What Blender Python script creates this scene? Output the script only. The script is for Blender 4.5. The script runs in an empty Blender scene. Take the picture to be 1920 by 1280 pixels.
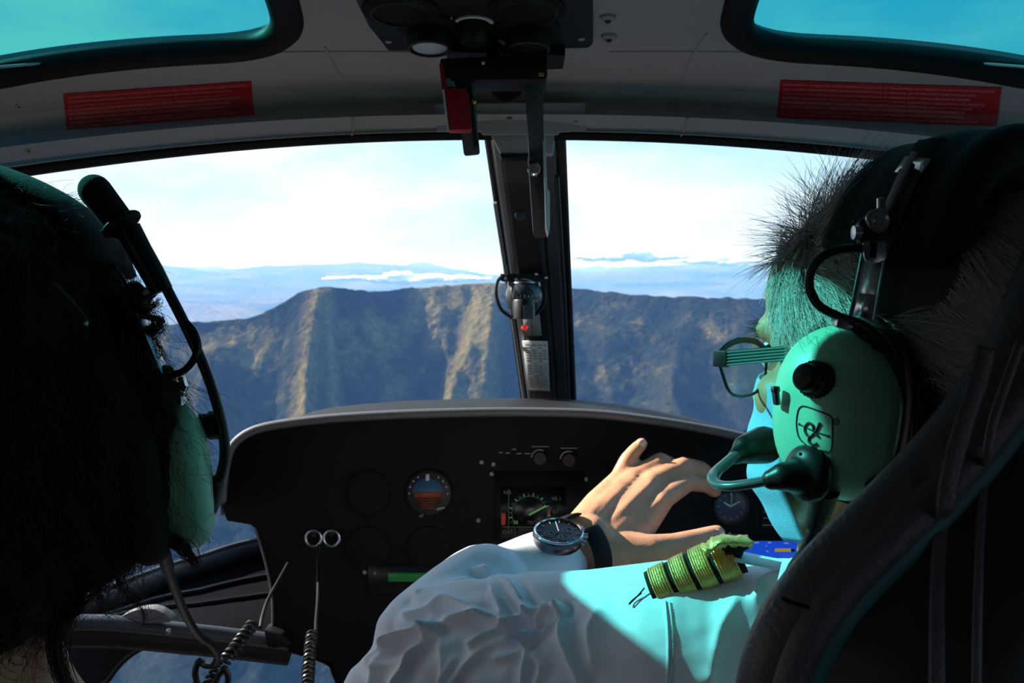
import bpy, bmesh, math, random
import numpy as np
from mathutils import Vector, Matrix
from mathutils.bvhtree import BVHTree

random.seed(7)
RNG = np.random.default_rng(7)
SC = bpy.context.scene
COL = SC.collection

# ------------------------------------------------------------------ camera
F = 1663.0                       # focal length in pixels of the 1920x1280 frame
PITCH = math.radians(5.0)        # the camera looks a little down
CAM = np.array([0.0, 0.0, 1.30])
FWD = np.array([0.0, math.cos(PITCH), -math.sin(PITCH)])
UP = np.array([0.0, math.sin(PITCH), math.cos(PITCH)])
RT = np.array([1.0, 0.0, 0.0])
cam_data = bpy.data.cameras.new('camera')
cam_data.sensor_width = 36.0
cam_data.lens = 36.0 * F / 1920.0
cam_data.clip_start = 0.02
cam_data.clip_end = 200000.0
cam_data.dof.use_dof = True
cam_data.dof.focus_distance = 0.62
cam_data.dof.aperture_fstop = 22.0
cam = bpy.data.objects.new('camera', cam_data)
COL.objects.link(cam)
cam.location = CAM
cam.rotation_euler = (math.pi / 2 - PITCH, 0, 0)
SC.camera = cam

# ------------------------------------------------------------------ light
SUN = np.array([-1.4, 0.465, 1.0]); SUN = SUN / np.linalg.norm(SUN)   # towards the sun: high on the left
sd = bpy.data.lights.new('sun', 'SUN')
sd.energy = 13.5
sd.angle = math.radians(0.53)
sd.color = (1.0, 0.93, 0.84)
so = bpy.data.objects.new('sun', sd)
COL.objects.link(so)
so.rotation_euler = Vector(SUN).to_track_quat('Z', 'Y').to_euler()

world = bpy.data.worlds.new('sky')
SC.world = world
world.use_nodes = True
wn, wl = world.node_tree.nodes, world.node_tree.links
wn.clear()
w_out = wn.new('ShaderNodeOutputWorld')
w_bg = wn.new('ShaderNodeBackground')
w_tc = wn.new('ShaderNodeTexCoord')
w_sep = wn.new('ShaderNodeSeparateXYZ')
wl.new(w_tc.outputs['Generated'], w_sep.inputs[0])
w_ramp = wn.new('ShaderNodeValToRGB')           # clear-sky colour against elevation
cr = w_ramp.color_ramp
cr.elements[0].position = 0.0; cr.elements[0].color = (0.50, 0.62, 0.78, 1)
cr.elements[1].position = 1.0; cr.elements[1].color = (0.10, 0.42, 0.98, 1)
for p, c in ((0.46, (0.55, 0.68, 0.85, 1)), (0.50, (0.80, 0.96, 1.10, 1)), (0.56, (0.62, 0.96, 1.15, 1)), (0.64, (0.24, 0.78, 1.34, 1))):
    e = cr.elements.new(p); e.color = c
w_m = wn.new('ShaderNodeMath'); w_m.operation = 'MULTIPLY_ADD'
w_m.inputs[1].default_value = 0.5; w_m.inputs[2].default_value = 0.5
wl.new(w_sep.outputs['Z'], w_m.inputs[0]); wl.new(w_m.outputs[0], w_ramp.inputs[0])
w_map = wn.new('ShaderNodeMapping'); w_map.inputs['Scale'].default_value = (1.0, 1.0, 3.2)
w_map.inputs['Location'].default_value = (0.35, 0.1, 0.0)
wl.new(w_tc.outputs['Generated'], w_map.inputs[0])
w_noise = wn.new('ShaderNodeTexNoise')
w_noise.inputs['Scale'].default_value = 2.6; w_noise.inputs['Detail'].default_value = 7.0
w_noise.inputs['Roughness'].default_value = 0.55
wl.new(w_map.outputs[0], w_noise.inputs['Vector'])
# clouds thicken towards the sun's side of the sky
w_dot = wn.new('ShaderNodeVectorMath'); w_dot.operation = 'DOT_PRODUCT'
w_dot.inputs[1].default_value = (-0.95, 0.31, 0.0)
wl.new(w_tc.outputs['Generated'], w_dot.inputs[0])
w_add = wn.new('ShaderNodeMath'); w_add.operation = 'MULTIPLY_ADD'; w_add.inputs[1].default_value = 0.30
wl.new(w_dot.outputs['Value'], w_add.inputs[0]); wl.new(w_noise.outputs['Fac'], w_add.inputs[2])
w_cr = wn.new('ShaderNodeValToRGB')
w_cr.color_ramp.elements[0].position = 0.49; w_cr.color_ramp.elements[0].color = (0, 0, 0, 1)
w_cr.color_ramp.elements[1].position = 0.74; w_cr.color_ramp.elements[1].color = (1, 1, 1, 1)
wl.new(w_add.outputs[0], w_cr.inputs[0])
w_mix = wn.new('ShaderNodeMixRGB')
w_mix.inputs['Color2'].default_value = (1.25, 1.27, 1.30, 1)
wl.new(w_cr.outputs[0], w_mix.inputs[0]); wl.new(w_ramp.outputs[0], w_mix.inputs['Color1'])
wl.new(w_mix.outputs[0], w_bg.inputs[0])
w_bg.inputs[1].default_value = 1.0
wl.new(w_bg.outputs[0], w_out.inputs[0])

vs = SC.view_settings
vs.view_transform = 'Standard'
vs.look = 'None'
vs.gamma = 1.0
vs.use_curve_mapping = False
vs.exposure = 0.0
SC.cycles.transparent_max_bounces = 24
SC.cycles.max_bounces = 8

# ------------------------------------------------------------------ helpers
def A(*v):
    return np.array(v, dtype=float)

def nrm(v):
    v = np.asarray(v, float)
    return v / (np.linalg.norm(v) + 1e-12)

def P(px, py, d):
    """the point seen at a pixel of the photograph, d metres ahead"""
    return CAM + FWD * d + RT * ((px - 960.0) / F * d) + UP * ((640.0 - py) / F * d)

def PP(pts, d=None):
    return [P(*p) if d is None else P(p[0], p[1], d) for p in pts]

def ray(px, py):
    return nrm(FWD + RT * ((px - 960.0) / F) + UP * ((640.0 - py) / F))

def proj(v):
    """world points (n,3) to pixels (n,2) and depth"""
    r = np.asarray(v, float) - CAM
    d = r @ FWD
    return 960.0 + F * (r @ RT) / d, 640.0 - F * (r @ UP) / d, d

def bvh_of(vf):
    return BVHTree.FromPolygons(np.asarray(vf[0]).tolist(), vf[1].tolist() if isinstance(vf[1], np.ndarray) else [list(f) for f in vf[1]])

def hit(bvh, px, py, fallback=1.0):
    loc, n, i, d = bvh.ray_cast(Vector(CAM), Vector(ray(px, py)))
    if loc is None:
        return P(px, py, fallback), -FWD
    n = np.array(n)
    if n @ ray(px, py) > 0:
        n = -n
    return np.array(loc), n

def spline(pts, n=8, closed=False):
    """Catmull-Rom through the points; extra columns ride along"""
    p = np.asarray(pts, float)
    m = len(p)
    if m < 3 and not closed:
        t = np.linspace(0, 1, n + 1)[:, None]
        return p[0] * (1 - t) + p[-1] * t
    out = []
    segs = m if closed else m - 1
    for i in range(segs):
        if closed:
            a, b, c, d = p[(i - 1) % m], p[i], p[(i + 1) % m], p[(i + 2) % m]
        else:
            a = p[i - 1] if i else 2 * p[0] - p[1]
            b, c = p[i], p[i + 1]
            d = p[i + 2] if i + 2 < m else 2 * p[-1] - p[-2]
        for k in range(n):
            t = k / n
            out.append(0.5 * (2 * b + (c - a) * t + (2 * a - 5 * b + 4 * c - d) * t * t + (3 * b - a - 3 * c + d) * t ** 3))
    if not closed:
        out.append(p[-1])
    return np.array(out)

def tube(pts, r, n=10, closed=False, caps=True, ref=None, flat=None):
    """sweep; r a number or one per point; flat = second radius (across ref)"""
    p = np.asarray(pts, float)
    m = len(p)
    r = np.full(m, r, float) if np.isscalar(r) else np.asarray(r, float)
    q = r if flat is None else (np.full(m, flat, float) if np.isscalar(flat) else np.asarray(flat, float))
    tan = np.zeros_like(p)
    for i in range(m):
        a = p[(i - 1) % m] if (closed or i) else p[i]
        b = p[(i + 1) % m] if (closed or i < m - 1) else p[i]
        tan[i] = nrm(b - a)
    v, f = [], []
    up = np.array(ref, float) if ref is not None else (A(0, 0, 1) if abs(tan[0][2]) < 0.9 else A(1, 0, 0))
    for i in range(m):
        if ref is not None:
            up = np.array(ref if np.ndim(ref) == 1 else ref[i], float)
        u = nrm(up - tan[i] * (up @ tan[i]))
        w = np.cross(tan[i], u)
        up = u
        for k in range(n):
            a = 2 * math.pi * k / n
            v.append(p[i] + u * (math.cos(a) * r[i]) + w * (math.sin(a) * q[i]))
    rings = m if closed else m - 1
    for i in range(rings):
        j = (i + 1) % m
        for k in range(n):
            l = (k + 1) % n
            f.append((i * n + k, i * n + l, j * n + l, j * n + k))
    if caps and not closed:
        f.append(tuple(range(n - 1, -1, -1)))
        f.append(tuple(range((m - 1) * n, m * n)))
    return v, f

def frame(n, up=(0, 0, 1)):
    n = nrm(n)
    u = nrm(np.array(up, float) - n * (np.array(up, float) @ n))
    return np.cross(u, n), u, n           # right, up, out

def ball(c, r, ax=None, seg=16, rings=10):
    r = (r, r, r) if np.isscalar(r) else r
    ax = (A(1, 0, 0), A(0, 1, 0), A(0, 0, 1)) if ax is None else ax
    c = np.asarray(c, float)
    v = [c + ax[2] * r[2]]
    for i in range(1, rings):
        t = math.pi * i / rings
        for k in range(seg):
            a = 2 * math.pi * k / seg
            v.append(c + ax[0] * (r[0] * math.sin(t) * math.cos(a)) + ax[1] * (r[1] * math.sin(t) * math.sin(a)) + ax[2] * (r[2] * math.cos(t)))
    v.append(c - ax[2] * r[2])
    f = []
    for k in range(seg):
        f.append((0, 1 + k, 1 + (k + 1) % seg))
        b = 1 + (rings - 2) * seg
        f.append((len(v) - 1, b + (k + 1) % seg, b + k))
    for i in range(rings - 2):
        for k in range(seg):
            a = 1 + i * seg
            f.append((a + k, a + seg + k, a + seg + (k + 1) % seg, a + (k + 1) % seg))
    return v, f

def cone(a, ra, b, rb, seg=14):
    """a rounded, tapered limb between two spheres (closed)"""
    a, b = np.asarray(a, float), np.asarray(b, float)
    t = nrm(b - a)
    pts, rs = [], []
    for k in range(5):
        g = math.pi / 2 * k / 5
        pts.append(a - t * ra * math.cos(g)); rs.append(max(1e-4, ra * math.sin(g)))
    L = 6
    for k in range(L + 1):
        s = k / L
        pts.append(a + (b - a) * s); rs.append(ra + (rb - ra) * s)
    for k in range(4, -1, -1):
        g = math.pi / 2 * k / 5
        pts.append(b + t * rb * math.cos(g)); rs.append(max(1e-4, rb * math.sin(g)))
    return tube(pts, rs, seg)

def chain(pts, seg=14):
    """[(point, radius), ...] as overlapping rounded cones"""
    return [cone(pts[i][0], pts[i][1], pts[i + 1][0], pts[i + 1][1], seg) for i in range(len(pts) - 1)]

def lathe(prof, o, axis, n=24, ref=None, sx=1.0):
    """prof = [(radius, height)], around axis from o"""
    r, u, w = frame(axis, ref if ref is not None else ((0, 0, 1) if abs(nrm(axis)[2]) < 0.9 else (0, 1, 0)))
    o = np.asarray(o, float)
    v, f = [], []
    for (rad, h) in prof:
        for k in range(n):
            a = 2 * math.pi * k / n
            v.append(o + w * h + r * (rad * sx * math.cos(a)) + u * (rad * math.sin(a)))
    for i in range(len(prof) - 1):
        for k in range(n):
            l = (k + 1) % n
            f.append((i * n + k, i * n + l, (i + 1) * n + l, (i + 1) * n + k))
    f.append(tuple(range(n - 1, -1, -1)))
    f.append(tuple(range((len(prof) - 1) * n, len(prof) * n)))
    return v, f

def prism(poly, o, u, v, w, bevel=0.0, seg=2):
    """polygon (2-D) in the plane o,u,v pushed along vector w; edges bevelled"""
    bm = bmesh.new()
    o, u, v, w = (np.asarray(t, float) for t in (o, u, v, w))
    lo = [bm.verts.new(o + u * a + v * b) for a, b in poly]
    hi = [bm.verts.new(o + u * a + v * b + w) for a, b in poly]
    k = len(poly)
    bm.faces.new(lo[::-1]); bm.faces.new(hi)
    for i in range(k):
        j = (i + 1) % k
        bm.faces.new((lo[i], lo[j], hi[j], hi[i]))
    bmesh.ops.recalc_face_normals(bm, faces=bm.faces)
    if bevel > 0:
        bmesh.ops.bevel(bm, geom=list(bm.edges), offset=bevel, segments=seg, profile=0.6, affect='EDGES', clamp_overlap=True)
    bm.verts.ensure_lookup_table()
    out = [np.array(t.co) for t in bm.verts], [tuple(t.index for t in fc.verts) for fc in bm.faces]
    bm.free()
    return out

def box(c, u, v, w, su, sv, sw, bevel=0.0, seg=2):
    """box centred at c with full sizes along unit axes"""
    u, v, w = nrm(u), nrm(v), nrm(w)
    return prism([(-su / 2, -sv / 2), (su / 2, -sv / 2), (su / 2, sv / 2), (-su / 2, sv / 2)], np.asarray(c, float) - w * sw / 2, u, v, w * sw, bevel, seg)

def grid(nu, nv, fn, closed_u=False):
    v = [fn(i / (nu - (0 if closed_u else 1)), j / (nv - 1)) for j in range(nv) for i in range(nu)]
    f = []
    for j in range(nv - 1):
        for i in range(nu if closed_u else nu - 1):
            k = (i + 1) % nu
            f.append((j * nu + i, j * nu + k, (j + 1) * nu + k, (j + 1) * nu + i))
    return v, f

def merge(parts):
    v, f = [], []
    for pv, pf in parts:
        b = len(v)
        v.extend(pv)
        f.extend(tuple(i + b for i in t) for t in pf)
    return v, f

def rrect(w, h, r, n=5):
    pts = []
    for cx, cy, a0 in ((w / 2 - r, h / 2 - r, 0), (-w / 2 + r, h / 2 - r, 90), (-w / 2 + r, -h / 2 + r, 180), (w / 2 - r, -h / 2 + r, 270)):
        for k in range(n + 1):
            a = math.radians(a0 + 90 * k / n)
            pts.append((cx + r * math.cos(a), cy + r * math.sin(a)))
    return pts

def round_poly(poly, rad, n=8):
    """round the corners of a 2-D polygon; rad one number or one per corner"""
    m = len(poly)
    out = []
    for i in range(m):
        p0, p1, p2 = (np.array(poly[(i + k) % m], float) for k in (-1, 0, 1))
        r = rad if np.isscalar(rad) else rad[i]
        a, b = nrm(p0 - p1), nrm(p2 - p1)
        for k in range(n + 1):
            t = k / n
            q0, q1 = p1 + a * r, p1 + b * r
            out.append(tuple((1 - t) ** 2 * q0 + 2 * t * (1 - t) * p1 + t * t * q1))
    return out

def fill(me, v, f):
    """mesh from arrays, quickly"""
    v = np.asarray(v, np.float32).reshape(-1, 3)
    tot = np.array([len(t) for t in f], np.int32)
    loop = f.reshape(-1).astype(np.int32) if isinstance(f, np.ndarray) else np.array([i for t in f for i in t], np.int32)
    me.vertices.add(len(v)); me.vertices.foreach_set('co', v.reshape(-1))
    me.loops.add(len(loop)); me.loops.foreach_set('vertex_index', loop)
    me.polygons.add(len(tot)); me.polygons.foreach_set('loop_start', np.concatenate([[0], np.cumsum(tot)[:-1]]).astype(np.int32))
    me.update(calc_edges=True)
    me.validate()

def faces_of(em):
    n = len(em.polygons)
    st = np.empty(n, np.int32); tt = np.empty(n, np.int32); vi = np.empty(len(em.loops), np.int32)
    em.polygons.foreach_get('loop_start', st); em.polygons.foreach_get('loop_total', tt); em.loops.foreach_get('vertex_index', vi)
    if n and (tt == 4).all():
        return vi.reshape(-1, 4)
    vi = vi.tolist()
    return [tuple(vi[a:a + b]) for a, b in zip(st.tolist(), tt.tolist())]

def evaluated(v, f, mods):
    me = bpy.data.meshes.new('tmp')
    fill(me, v, f)
    ob = bpy.data.objects.new('tmp', me)
    COL.objects.link(ob)
    for kind, props in mods:
        m = ob.modifiers.new(kind, kind)
        for k, val in props.items():
            setattr(m, k, val)
    dg = bpy.context.evaluated_depsgraph_get()
    dg.update()
    em = ob.evaluated_get(dg).to_mesh()
    n = len(em.vertices)
    co = np.empty(n * 3); em.vertices.foreach_get('co', co)
    fs = faces_of(em)
    ob.evaluated_get(dg).to_mesh_clear()
    bpy.data.objects.remove(ob)
    bpy.data.meshes.remove(me)
    return co.reshape(-1, 3), fs

def fuse(parts, voxel=0.003, smooth=6, factor=0.5):
    """union of closed shapes as one continuous surface"""
    v, f = merge(parts)
    v, f = evaluated(v, f, [('REMESH', dict(mode='VOXEL', voxel_size=voxel, adaptivity=0.0))])
    return relax(v, f, smooth, factor), f

def relax(v, f, iters, factor=0.5):
    """move every vertex towards the mean of its neighbours"""
    v = np.asarray(v, float)
    q = f if isinstance(f, np.ndarray) else np.array([t if len(t) == 4 else (t[0], t[1], t[2], t[0]) for t in f])
    e = np.concatenate([q[:, [0, 1]], q[:, [1, 2]], q[:, [2, 3]], q[:, [3, 0]]])
    e = np.concatenate([e, e[:, ::-1]])
    n = len(v)
    deg = np.maximum(np.bincount(e[:, 0], minlength=n), 1)[:, None]
    for _ in range(iters):
        m = np.stack([np.bincount(e[:, 0], weights=v[e[:, 1], k], minlength=n) for k in range(3)], 1) / deg
        v = v + (m - v) * factor
    return v

def normals_of(v, f):
    v = np.asarray(v, float)
    n = np.zeros_like(v)
    q = f if isinstance(f, np.ndarray) else np.array([t if len(t) == 4 else (t[0], t[1], t[2], t[2]) for t in f])
    fn = np.cross(v[q[:, 2]] - v[q[:, 0]], v[q[:, 3]] - v[q[:, 1]])
    for k in range(4):
        np.add.at(n, q[:, k], fn)
    return n / (np.linalg.norm(n, axis=1)[:, None] + 1e-12)

ORG = {}

def link(o, parent, loc):
    COL.objects.link(o)
    if parent is not None:
        o.parent = parent
        ORG[o.name] = ORG[parent.name]
    else:
        o.location = loc
        ORG[o.name] = np.asarray(loc, float)
    return o

def tag(o, label=None, cat=None, group=None, kind=None):
    if label: o['label'] = label
    if cat: o['category'] = cat
    if group: o['group'] = group
    if kind: o['kind'] = kind
    return o

def thing(name, loc, label=None, cat=None, group=None, kind=None):
    o = bpy.data.objects.new(name, None)
    o.empty_display_size = 0.05
    link(o, None, loc)
    return tag(o, label, cat, group, kind)

def obj(name, vf, mat, parent=None, label=None, cat=None, group=None, kind=None, smooth=True, sharp=40, loc=None):
    if isinstance(vf, list):
        vf = merge(vf)
    v = np.asarray(vf[0], float)
    if parent is not None:
        o_ = ORG[parent.name]
    else:
        o_ = A((v[:, 0].min() + v[:, 0].max()) / 2, (v[:, 1].min() + v[:, 1].max()) / 2, v[:, 2].min()) if loc is None else np.asarray(loc, float)
    me = bpy.data.meshes.new(name)
    fill(me, v - o_, vf[1])
    me.materials.append(mat)
    if smooth:
        me.polygons.foreach_set('use_smooth', [True] * len(me.polygons))
        if sharp:
            me.set_sharp_from_angle(angle=math.radians(sharp))
    me.update()
    ob = bpy.data.objects.new(name, me)
    link(ob, parent, o_)
    return tag(ob, label, cat, group, kind)

def text_vf(s, size, o, u, v, w=None, thick=0.0003, align='LEFT', shear=0.0):
    cu = bpy.data.curves.new('txt', 'FONT')
    cu.body = s; cu.size = size; cu.align_x = align; cu.shear = shear
    cu.resolution_u = 2
    ob = bpy.data.objects.new('txt', cu)
    COL.objects.link(ob)
    dg = bpy.context.evaluated_depsgraph_get(); dg.update()
    em = ob.evaluated_get(dg).to_mesh()
    v2 = [np.array(t.co) for t in em.vertices]
    fs = [tuple(p.vertices) for p in em.polygons]
    ob.evaluated_get(dg).to_mesh_clear()
    bpy.data.objects.remove(ob); bpy.data.curves.remove(cu)
    u, v = np.asarray(u, float), np.asarray(v, float)
    n = nrm(np.cross(u, v)) if w is None else np.asarray(w, float)
    return [np.asarray(o, float) + u * p[0] + v * p[1] + n * thick for p in v2], fs

def strands(name, pts, rad, mat, parent):
    """pts (n, k, 3) world, rad (k,) -> a hair-curves object"""
    n, k = pts.shape[:2]
    cv = bpy.data.hair_curves.new(name)
    cv.add_curves([k] * n)
    o_ = ORG[parent.name]
    cv.attributes['position'].data.foreach_set('vector', (pts - o_).reshape(-1).astype(np.float32))
    ra = cv.attributes.get('radius') or cv.attributes.new('radius', 'FLOAT', 'POINT')
    ra.data.foreach_set('value', np.tile(np.asarray(rad, np.float32), n))
    cv.materials.append(mat)
    ob = bpy.data.objects.new(name, cv)
    link(ob, parent, o_)
    return ob

# ------------------------------------------------------------------ materials
def mat(name, color, rough=0.5, metal=0.0, bump=None, vary=None, spec=0.5, emit=None, sheen=0.0, coat=0.0, trans=0.0):
    m = bpy.data.materials.new(name)
    m.use_nodes = True
    nt = m.node_tree
    b = nt.nodes['Principled BSDF']
    b.inputs['Base Color'].default_value = (*color, 1)
    b.inputs['Roughness'].default_value = rough
    b.inputs['Metallic'].default_value = metal
    b.inputs['Specular IOR Level'].default_value = spec
    b.inputs['Sheen Weight'].default_value = sheen
    b.inputs['Coat Weight'].default_value = coat
    b.inputs['Transmission Weight'].default_value = trans
    tc = nt.nodes.new('ShaderNodeTexCoord')
    if vary:
        sc, amt = vary
        nz = nt.nodes.new('ShaderNodeTexNoise'); nz.inputs['Scale'].default_value = sc; nz.inputs['Detail'].default_value = 4
        rp = nt.nodes.new('ShaderNodeValToRGB')
        lo = tuple(c * (1 - amt) for c in color); hi = tuple(min(1, c * (1 + amt)) for c in color)
        rp.color_ramp.elements[0].color = (*lo, 1); rp.color_ramp.elements[1].color = (*hi, 1)
        rp.color_ramp.elements[0].position = 0.3; rp.color_ramp.elements[1].position = 0.7
        nt.links.new(tc.outputs['Object'], nz.inputs['Vector']); nt.links.new(nz.outputs['Fac'], rp.inputs[0])
        nt.links.new(rp.outputs[0], b.inputs['Base Color'])
    if bump:
        sc, st = bump
        nz = nt.nodes.new('ShaderNodeTexNoise'); nz.inputs['Scale'].default_value = sc; nz.inputs['Detail'].default_value = 3
        bp = nt.nodes.new('ShaderNodeBump'); bp.inputs['Strength'].default_value = st; bp.inputs['Distance'].default_value = 0.001
        nt.links.new(tc.outputs['Object'], nz.inputs['Vector']); nt.links.new(nz.outputs['Fac'], bp.inputs['Height'])
        nt.links.new(bp.outputs[0], b.inputs['Normal'])
    if emit:
        b.inputs['Emission Color'].default_value = (*emit[0], 1)
        b.inputs['Emission Strength'].default_value = emit[1]
    return m

def glass_mat(name, tint, gloss=0.04, rough=0.0):
    """thin sheet: lets light straight through with a tint, a little mirror on top"""
    m = bpy.data.materials.new(name)
    m.use_nodes = True
    nt = m.node_tree
    nt.nodes.clear()
    out = nt.nodes.new('ShaderNodeOutputMaterial')
    tr = nt.nodes.new('ShaderNodeBsdfTransparent'); tr.inputs[0].default_value = (*tint, 1)
    gl = nt.nodes.new('ShaderNodeBsdfGlossy'); gl.inputs['Roughness'].default_value = rough
    mx = nt.nodes.new('ShaderNodeMixShader')
    mx.inputs[0].default_value = gloss
    nt.links.new(tr.outputs[0], mx.inputs[1]); nt.links.new(gl.outputs[0], mx.inputs[2])
    nt.links.new(mx.outputs[0], out.inputs[0])
    return m

M = dict(
    liner=mat('grey_liner', (0.355, 0.335, 0.345), 0.65, bump=(900, 0.12), vary=(3, 0.06)),
    black=mat('black_plastic', (0.008, 0.008, 0.009), 0.45, bump=(700, 0.1), spec=0.35),
    matte=mat('matte_black', (0.007, 0.007, 0.008), 0.85, spec=0.15),
    panel=mat('panel_black', (0.006, 0.006, 0.007), 0.7, bump=(500, 0.15), spec=0.2),
    hood=mat('hood_grey', (0.10, 0.10, 0.105), 0.6, bump=(600, 0.3)),
    rubber=mat('seal_rubber', (0.005, 0.005, 0.005), 0.6, spec=0.2),
    post=mat('post_charcoal', (0.012, 0.012, 0.014), 0.55, bump=(500, 0.15), spec=0.3),
    postlight=mat('post_edge_grey', (0.16, 0.15, 0.15), 0.55, bump=(500, 0.15)),
    postblue=mat('post_blue_grey', (0.038, 0.042, 0.056), 0.5),
    red=mat('red_paint', (0.42, 0.006, 0.008), 0.45),
    placard=mat('placard_red', (0.42, 0.010, 0.014), 0.5),
    print_pink=mat('placard_lettering', (0.75, 0.30, 0.28), 0.6),
    white=mat('white_print', (0.65, 0.65, 0.65), 0.6),
    grey=mat('grey_print', (0.30, 0.30, 0.30), 0.6),
    paper=mat('white_card', (0.62, 0.62, 0.60), 0.6, vary=(40, 0.05)),
    ink=mat('ink', (0.03, 0.03, 0.03), 0.7),
    greycard=mat('grey_card', (0.26, 0.26, 0.27), 0.6),
    chrome=mat('chrome', (0.75, 0.75, 0.75), 0.18, 1.0),
    steel=mat('steel', (0.45, 0.45, 0.45), 0.35, 1.0),
    brass=mat('brass', (0.55, 0.38, 0.10), 0.35, 1.0),
    orange=mat('orange_mark', (0.65, 0.25, 0.02), 0.5),
    lampglass=mat('lamp_lens', (0.55, 0.55, 0.60), 0.25),
    cup=mat('mint_green_shell', (0.25, 0.58, 0.42), 0.40, bump=(1500, 0.18), vary=(60, 0.03)),
    bandmetal=mat('band_steel', (0.50, 0.52, 0.52), 0.28, 1.0),
    cable=mat('cable_black', (0.010, 0.011, 0.011), 0.38, spec=0.35),
    foam=mat('foam_muff', (0.012, 0.012, 0.013), 0.95, bump=(1400, 1.0)),
    pad=mat('head_pad', (0.010, 0.010, 0.011), 0.9, bump=(500, 0.4)),
    skin=mat('skin', (0.62, 0.29, 0.16), 0.5, bump=(350, 0.25), vary=(45, 0.13)),
    shirt=mat('white_shirt', (0.80, 0.83, 0.94), 0.85, bump=(1800, 0.15), sheen=0.1),
    darktop=mat('dark_top', (0.012, 0.011, 0.012), 0.9),
    mask=mat('mask_blue', (0.26, 0.50, 0.72), 0.9, bump=(1200, 0.5), vary=(300, 0.06)),
    hairg=mat('grey_hair', (0.55, 0.52, 0.50), 0.45),
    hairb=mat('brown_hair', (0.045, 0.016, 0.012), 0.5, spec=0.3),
    brow=mat('dark_brow', (0.05, 0.04, 0.035), 0.5),
    leather=mat('black_leather', (0.085, 0.076, 0.088), 0.46, bump=(330, 0.7)),
    seatshell=mat('seat_shell', (0.012, 0.012, 0.013), 0.5),
    teal_glint=mat('seat_teal_glint', (0.02, 0.14, 0.155), 0.5),
    gold=mat('gold_braid', (0.85, 0.50, 0.15), 0.38, 0.6, bump=(900, 0.6)),
    felt=mat('black_felt', (0.010, 0.011, 0.012), 0.95, bump=(900, 0.8)),
    dial=mat('dial_dark', (0.012, 0.014, 0.02), 0.35),
    watchsteel=mat('watch_case', (0.18, 0.18, 0.19), 0.28, 1.0),
    frameblk=mat('glasses_frame', (0.012, 0.014, 0.016), 0.35),
    screen=mat('screen_dark', (0.004, 0.005, 0.005), 0.25),
    lcdgreen=mat('lit_green_lcd', (0.0, 0.02, 0.005), 0.4, emit=((0.02, 0.30, 0.06), 0.16)),
    lcdbright=mat('lit_green_digits', (0.0, 0.05, 0.01), 0.4, emit=((0.10, 0.75, 0.20), 0.35)),
    scrgreen=mat('lit_green_line', (0.0, 0.05, 0.01), 0.4, emit=((0.22, 0.55, 0.20), 0.35)),
    scrdim=mat('lit_dim_green', (0.0, 0.02, 0.01), 0.4, emit=((0.20, 0.32, 0.18), 0.10)),
    scrred=mat('lit_red_mark', (0.05, 0.0, 0.0), 0.4, emit=((0.5, 0.06, 0.03), 0.25)),
    scrblue=mat('lit_blue_map', (0.0, 0.01, 0.05), 0.4, emit=((0.010, 0.075, 0.70), 0.75)),
    scryellow=mat('lit_yellow_tab', (0.05, 0.04, 0.0), 0.4, emit=((0.55, 0.42, 0.05), 0.5)),
    scrwhite=mat('lit_white_text', (0.05, 0.05, 0.05), 0.4, emit=((0.5, 0.55, 0.75), 0.4)),
    adisky=mat('horizon_sky_blue', (0.04, 0.12, 0.22), 0.5),
    adiearth=mat('horizon_earth_brown', (0.06, 0.028, 0.016), 0.5),
    adiorange=mat('horizon_orange', (0.30, 0.06, 0.015), 0.5),
    clockface=mat('clock_face', (0.02, 0.03, 0.07), 0.35),
    windscreen=glass_mat('windscreen_glass', (0.97, 0.99, 1.0), 0.012),
    rooftint=glass_mat('roof_glass_green_tint', (0.062, 0.45, 0.43), 0.03),
    lens=glass_mat('spectacle_lens', (0.90, 0.97, 0.97), 0.09, 0.02),
    bowl=glass_mat('compass_bowl', (0.55, 0.6, 0.65), 0.25, 0.05),
)

# short dark undercoat of the scalp, where the hair grows
_nt = M['skin'].node_tree; _b = _nt.nodes['Principled BSDF']
_src = _b.inputs['Base Color'].links[0].from_socket
_at = _nt.nodes.new('ShaderNodeAttribute'); _at.attribute_name = 'scalp'
_mx = _nt.nodes.new('ShaderNodeMixRGB'); _mx.inputs['Color2'].default_value = (0.075, 0.062, 0.056, 1)
_nt.links.new(_at.outputs['Fac'], _mx.inputs[0]); _nt.links.new(_src, _mx.inputs['Color1']); _nt.links.new(_mx.outputs[0], _b.inputs['Base Color'])

# every hair of the pilot a slightly different grey
_nt = M['hairg'].node_tree; _b = _nt.nodes['Principled BSDF']
_hi = _nt.nodes.new('ShaderNodeHairInfo'); _rp = _nt.nodes.new('ShaderNodeValToRGB')
_rp.color_ramp.elements[0].color = (0.42, 0.38, 0.35, 1); _rp.color_ramp.elements[1].color = (1.0, 0.97, 0.93, 1)
_rp.color_ramp.elements[0].position = 0.25
_nt.links.new(_hi.outputs['Random'], _rp.inputs[0]); _nt.links.new(_rp.outputs[0], _b.inputs['Base Color'])
# ------------------------------------------------------------------ terrain
def vnoise(x, y, seed=0):
    xi, yi = np.floor(x).astype(int), np.floor(y).astype(int)
    xf, yf = x - xi, y - yi
    u, v = xf * xf * (3 - 2 * xf), yf * yf * (3 - 2 * yf)
    def h(a, b):
        n = (a * 374761393 + b * 668265263 + seed * 1442695041) & 0x7fffffff
        n = ((n ^ (n >> 13)) * 1274126177) & 0x7fffffff
        return (n ^ (n >> 16)) % 100003 / 100003.0
    return (h(xi, yi) * (1 - u) + h(xi + 1, yi) * u) * (1 - v) + (h(xi, yi + 1) * (1 - u) + h(xi + 1, yi + 1) * u) * v

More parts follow.
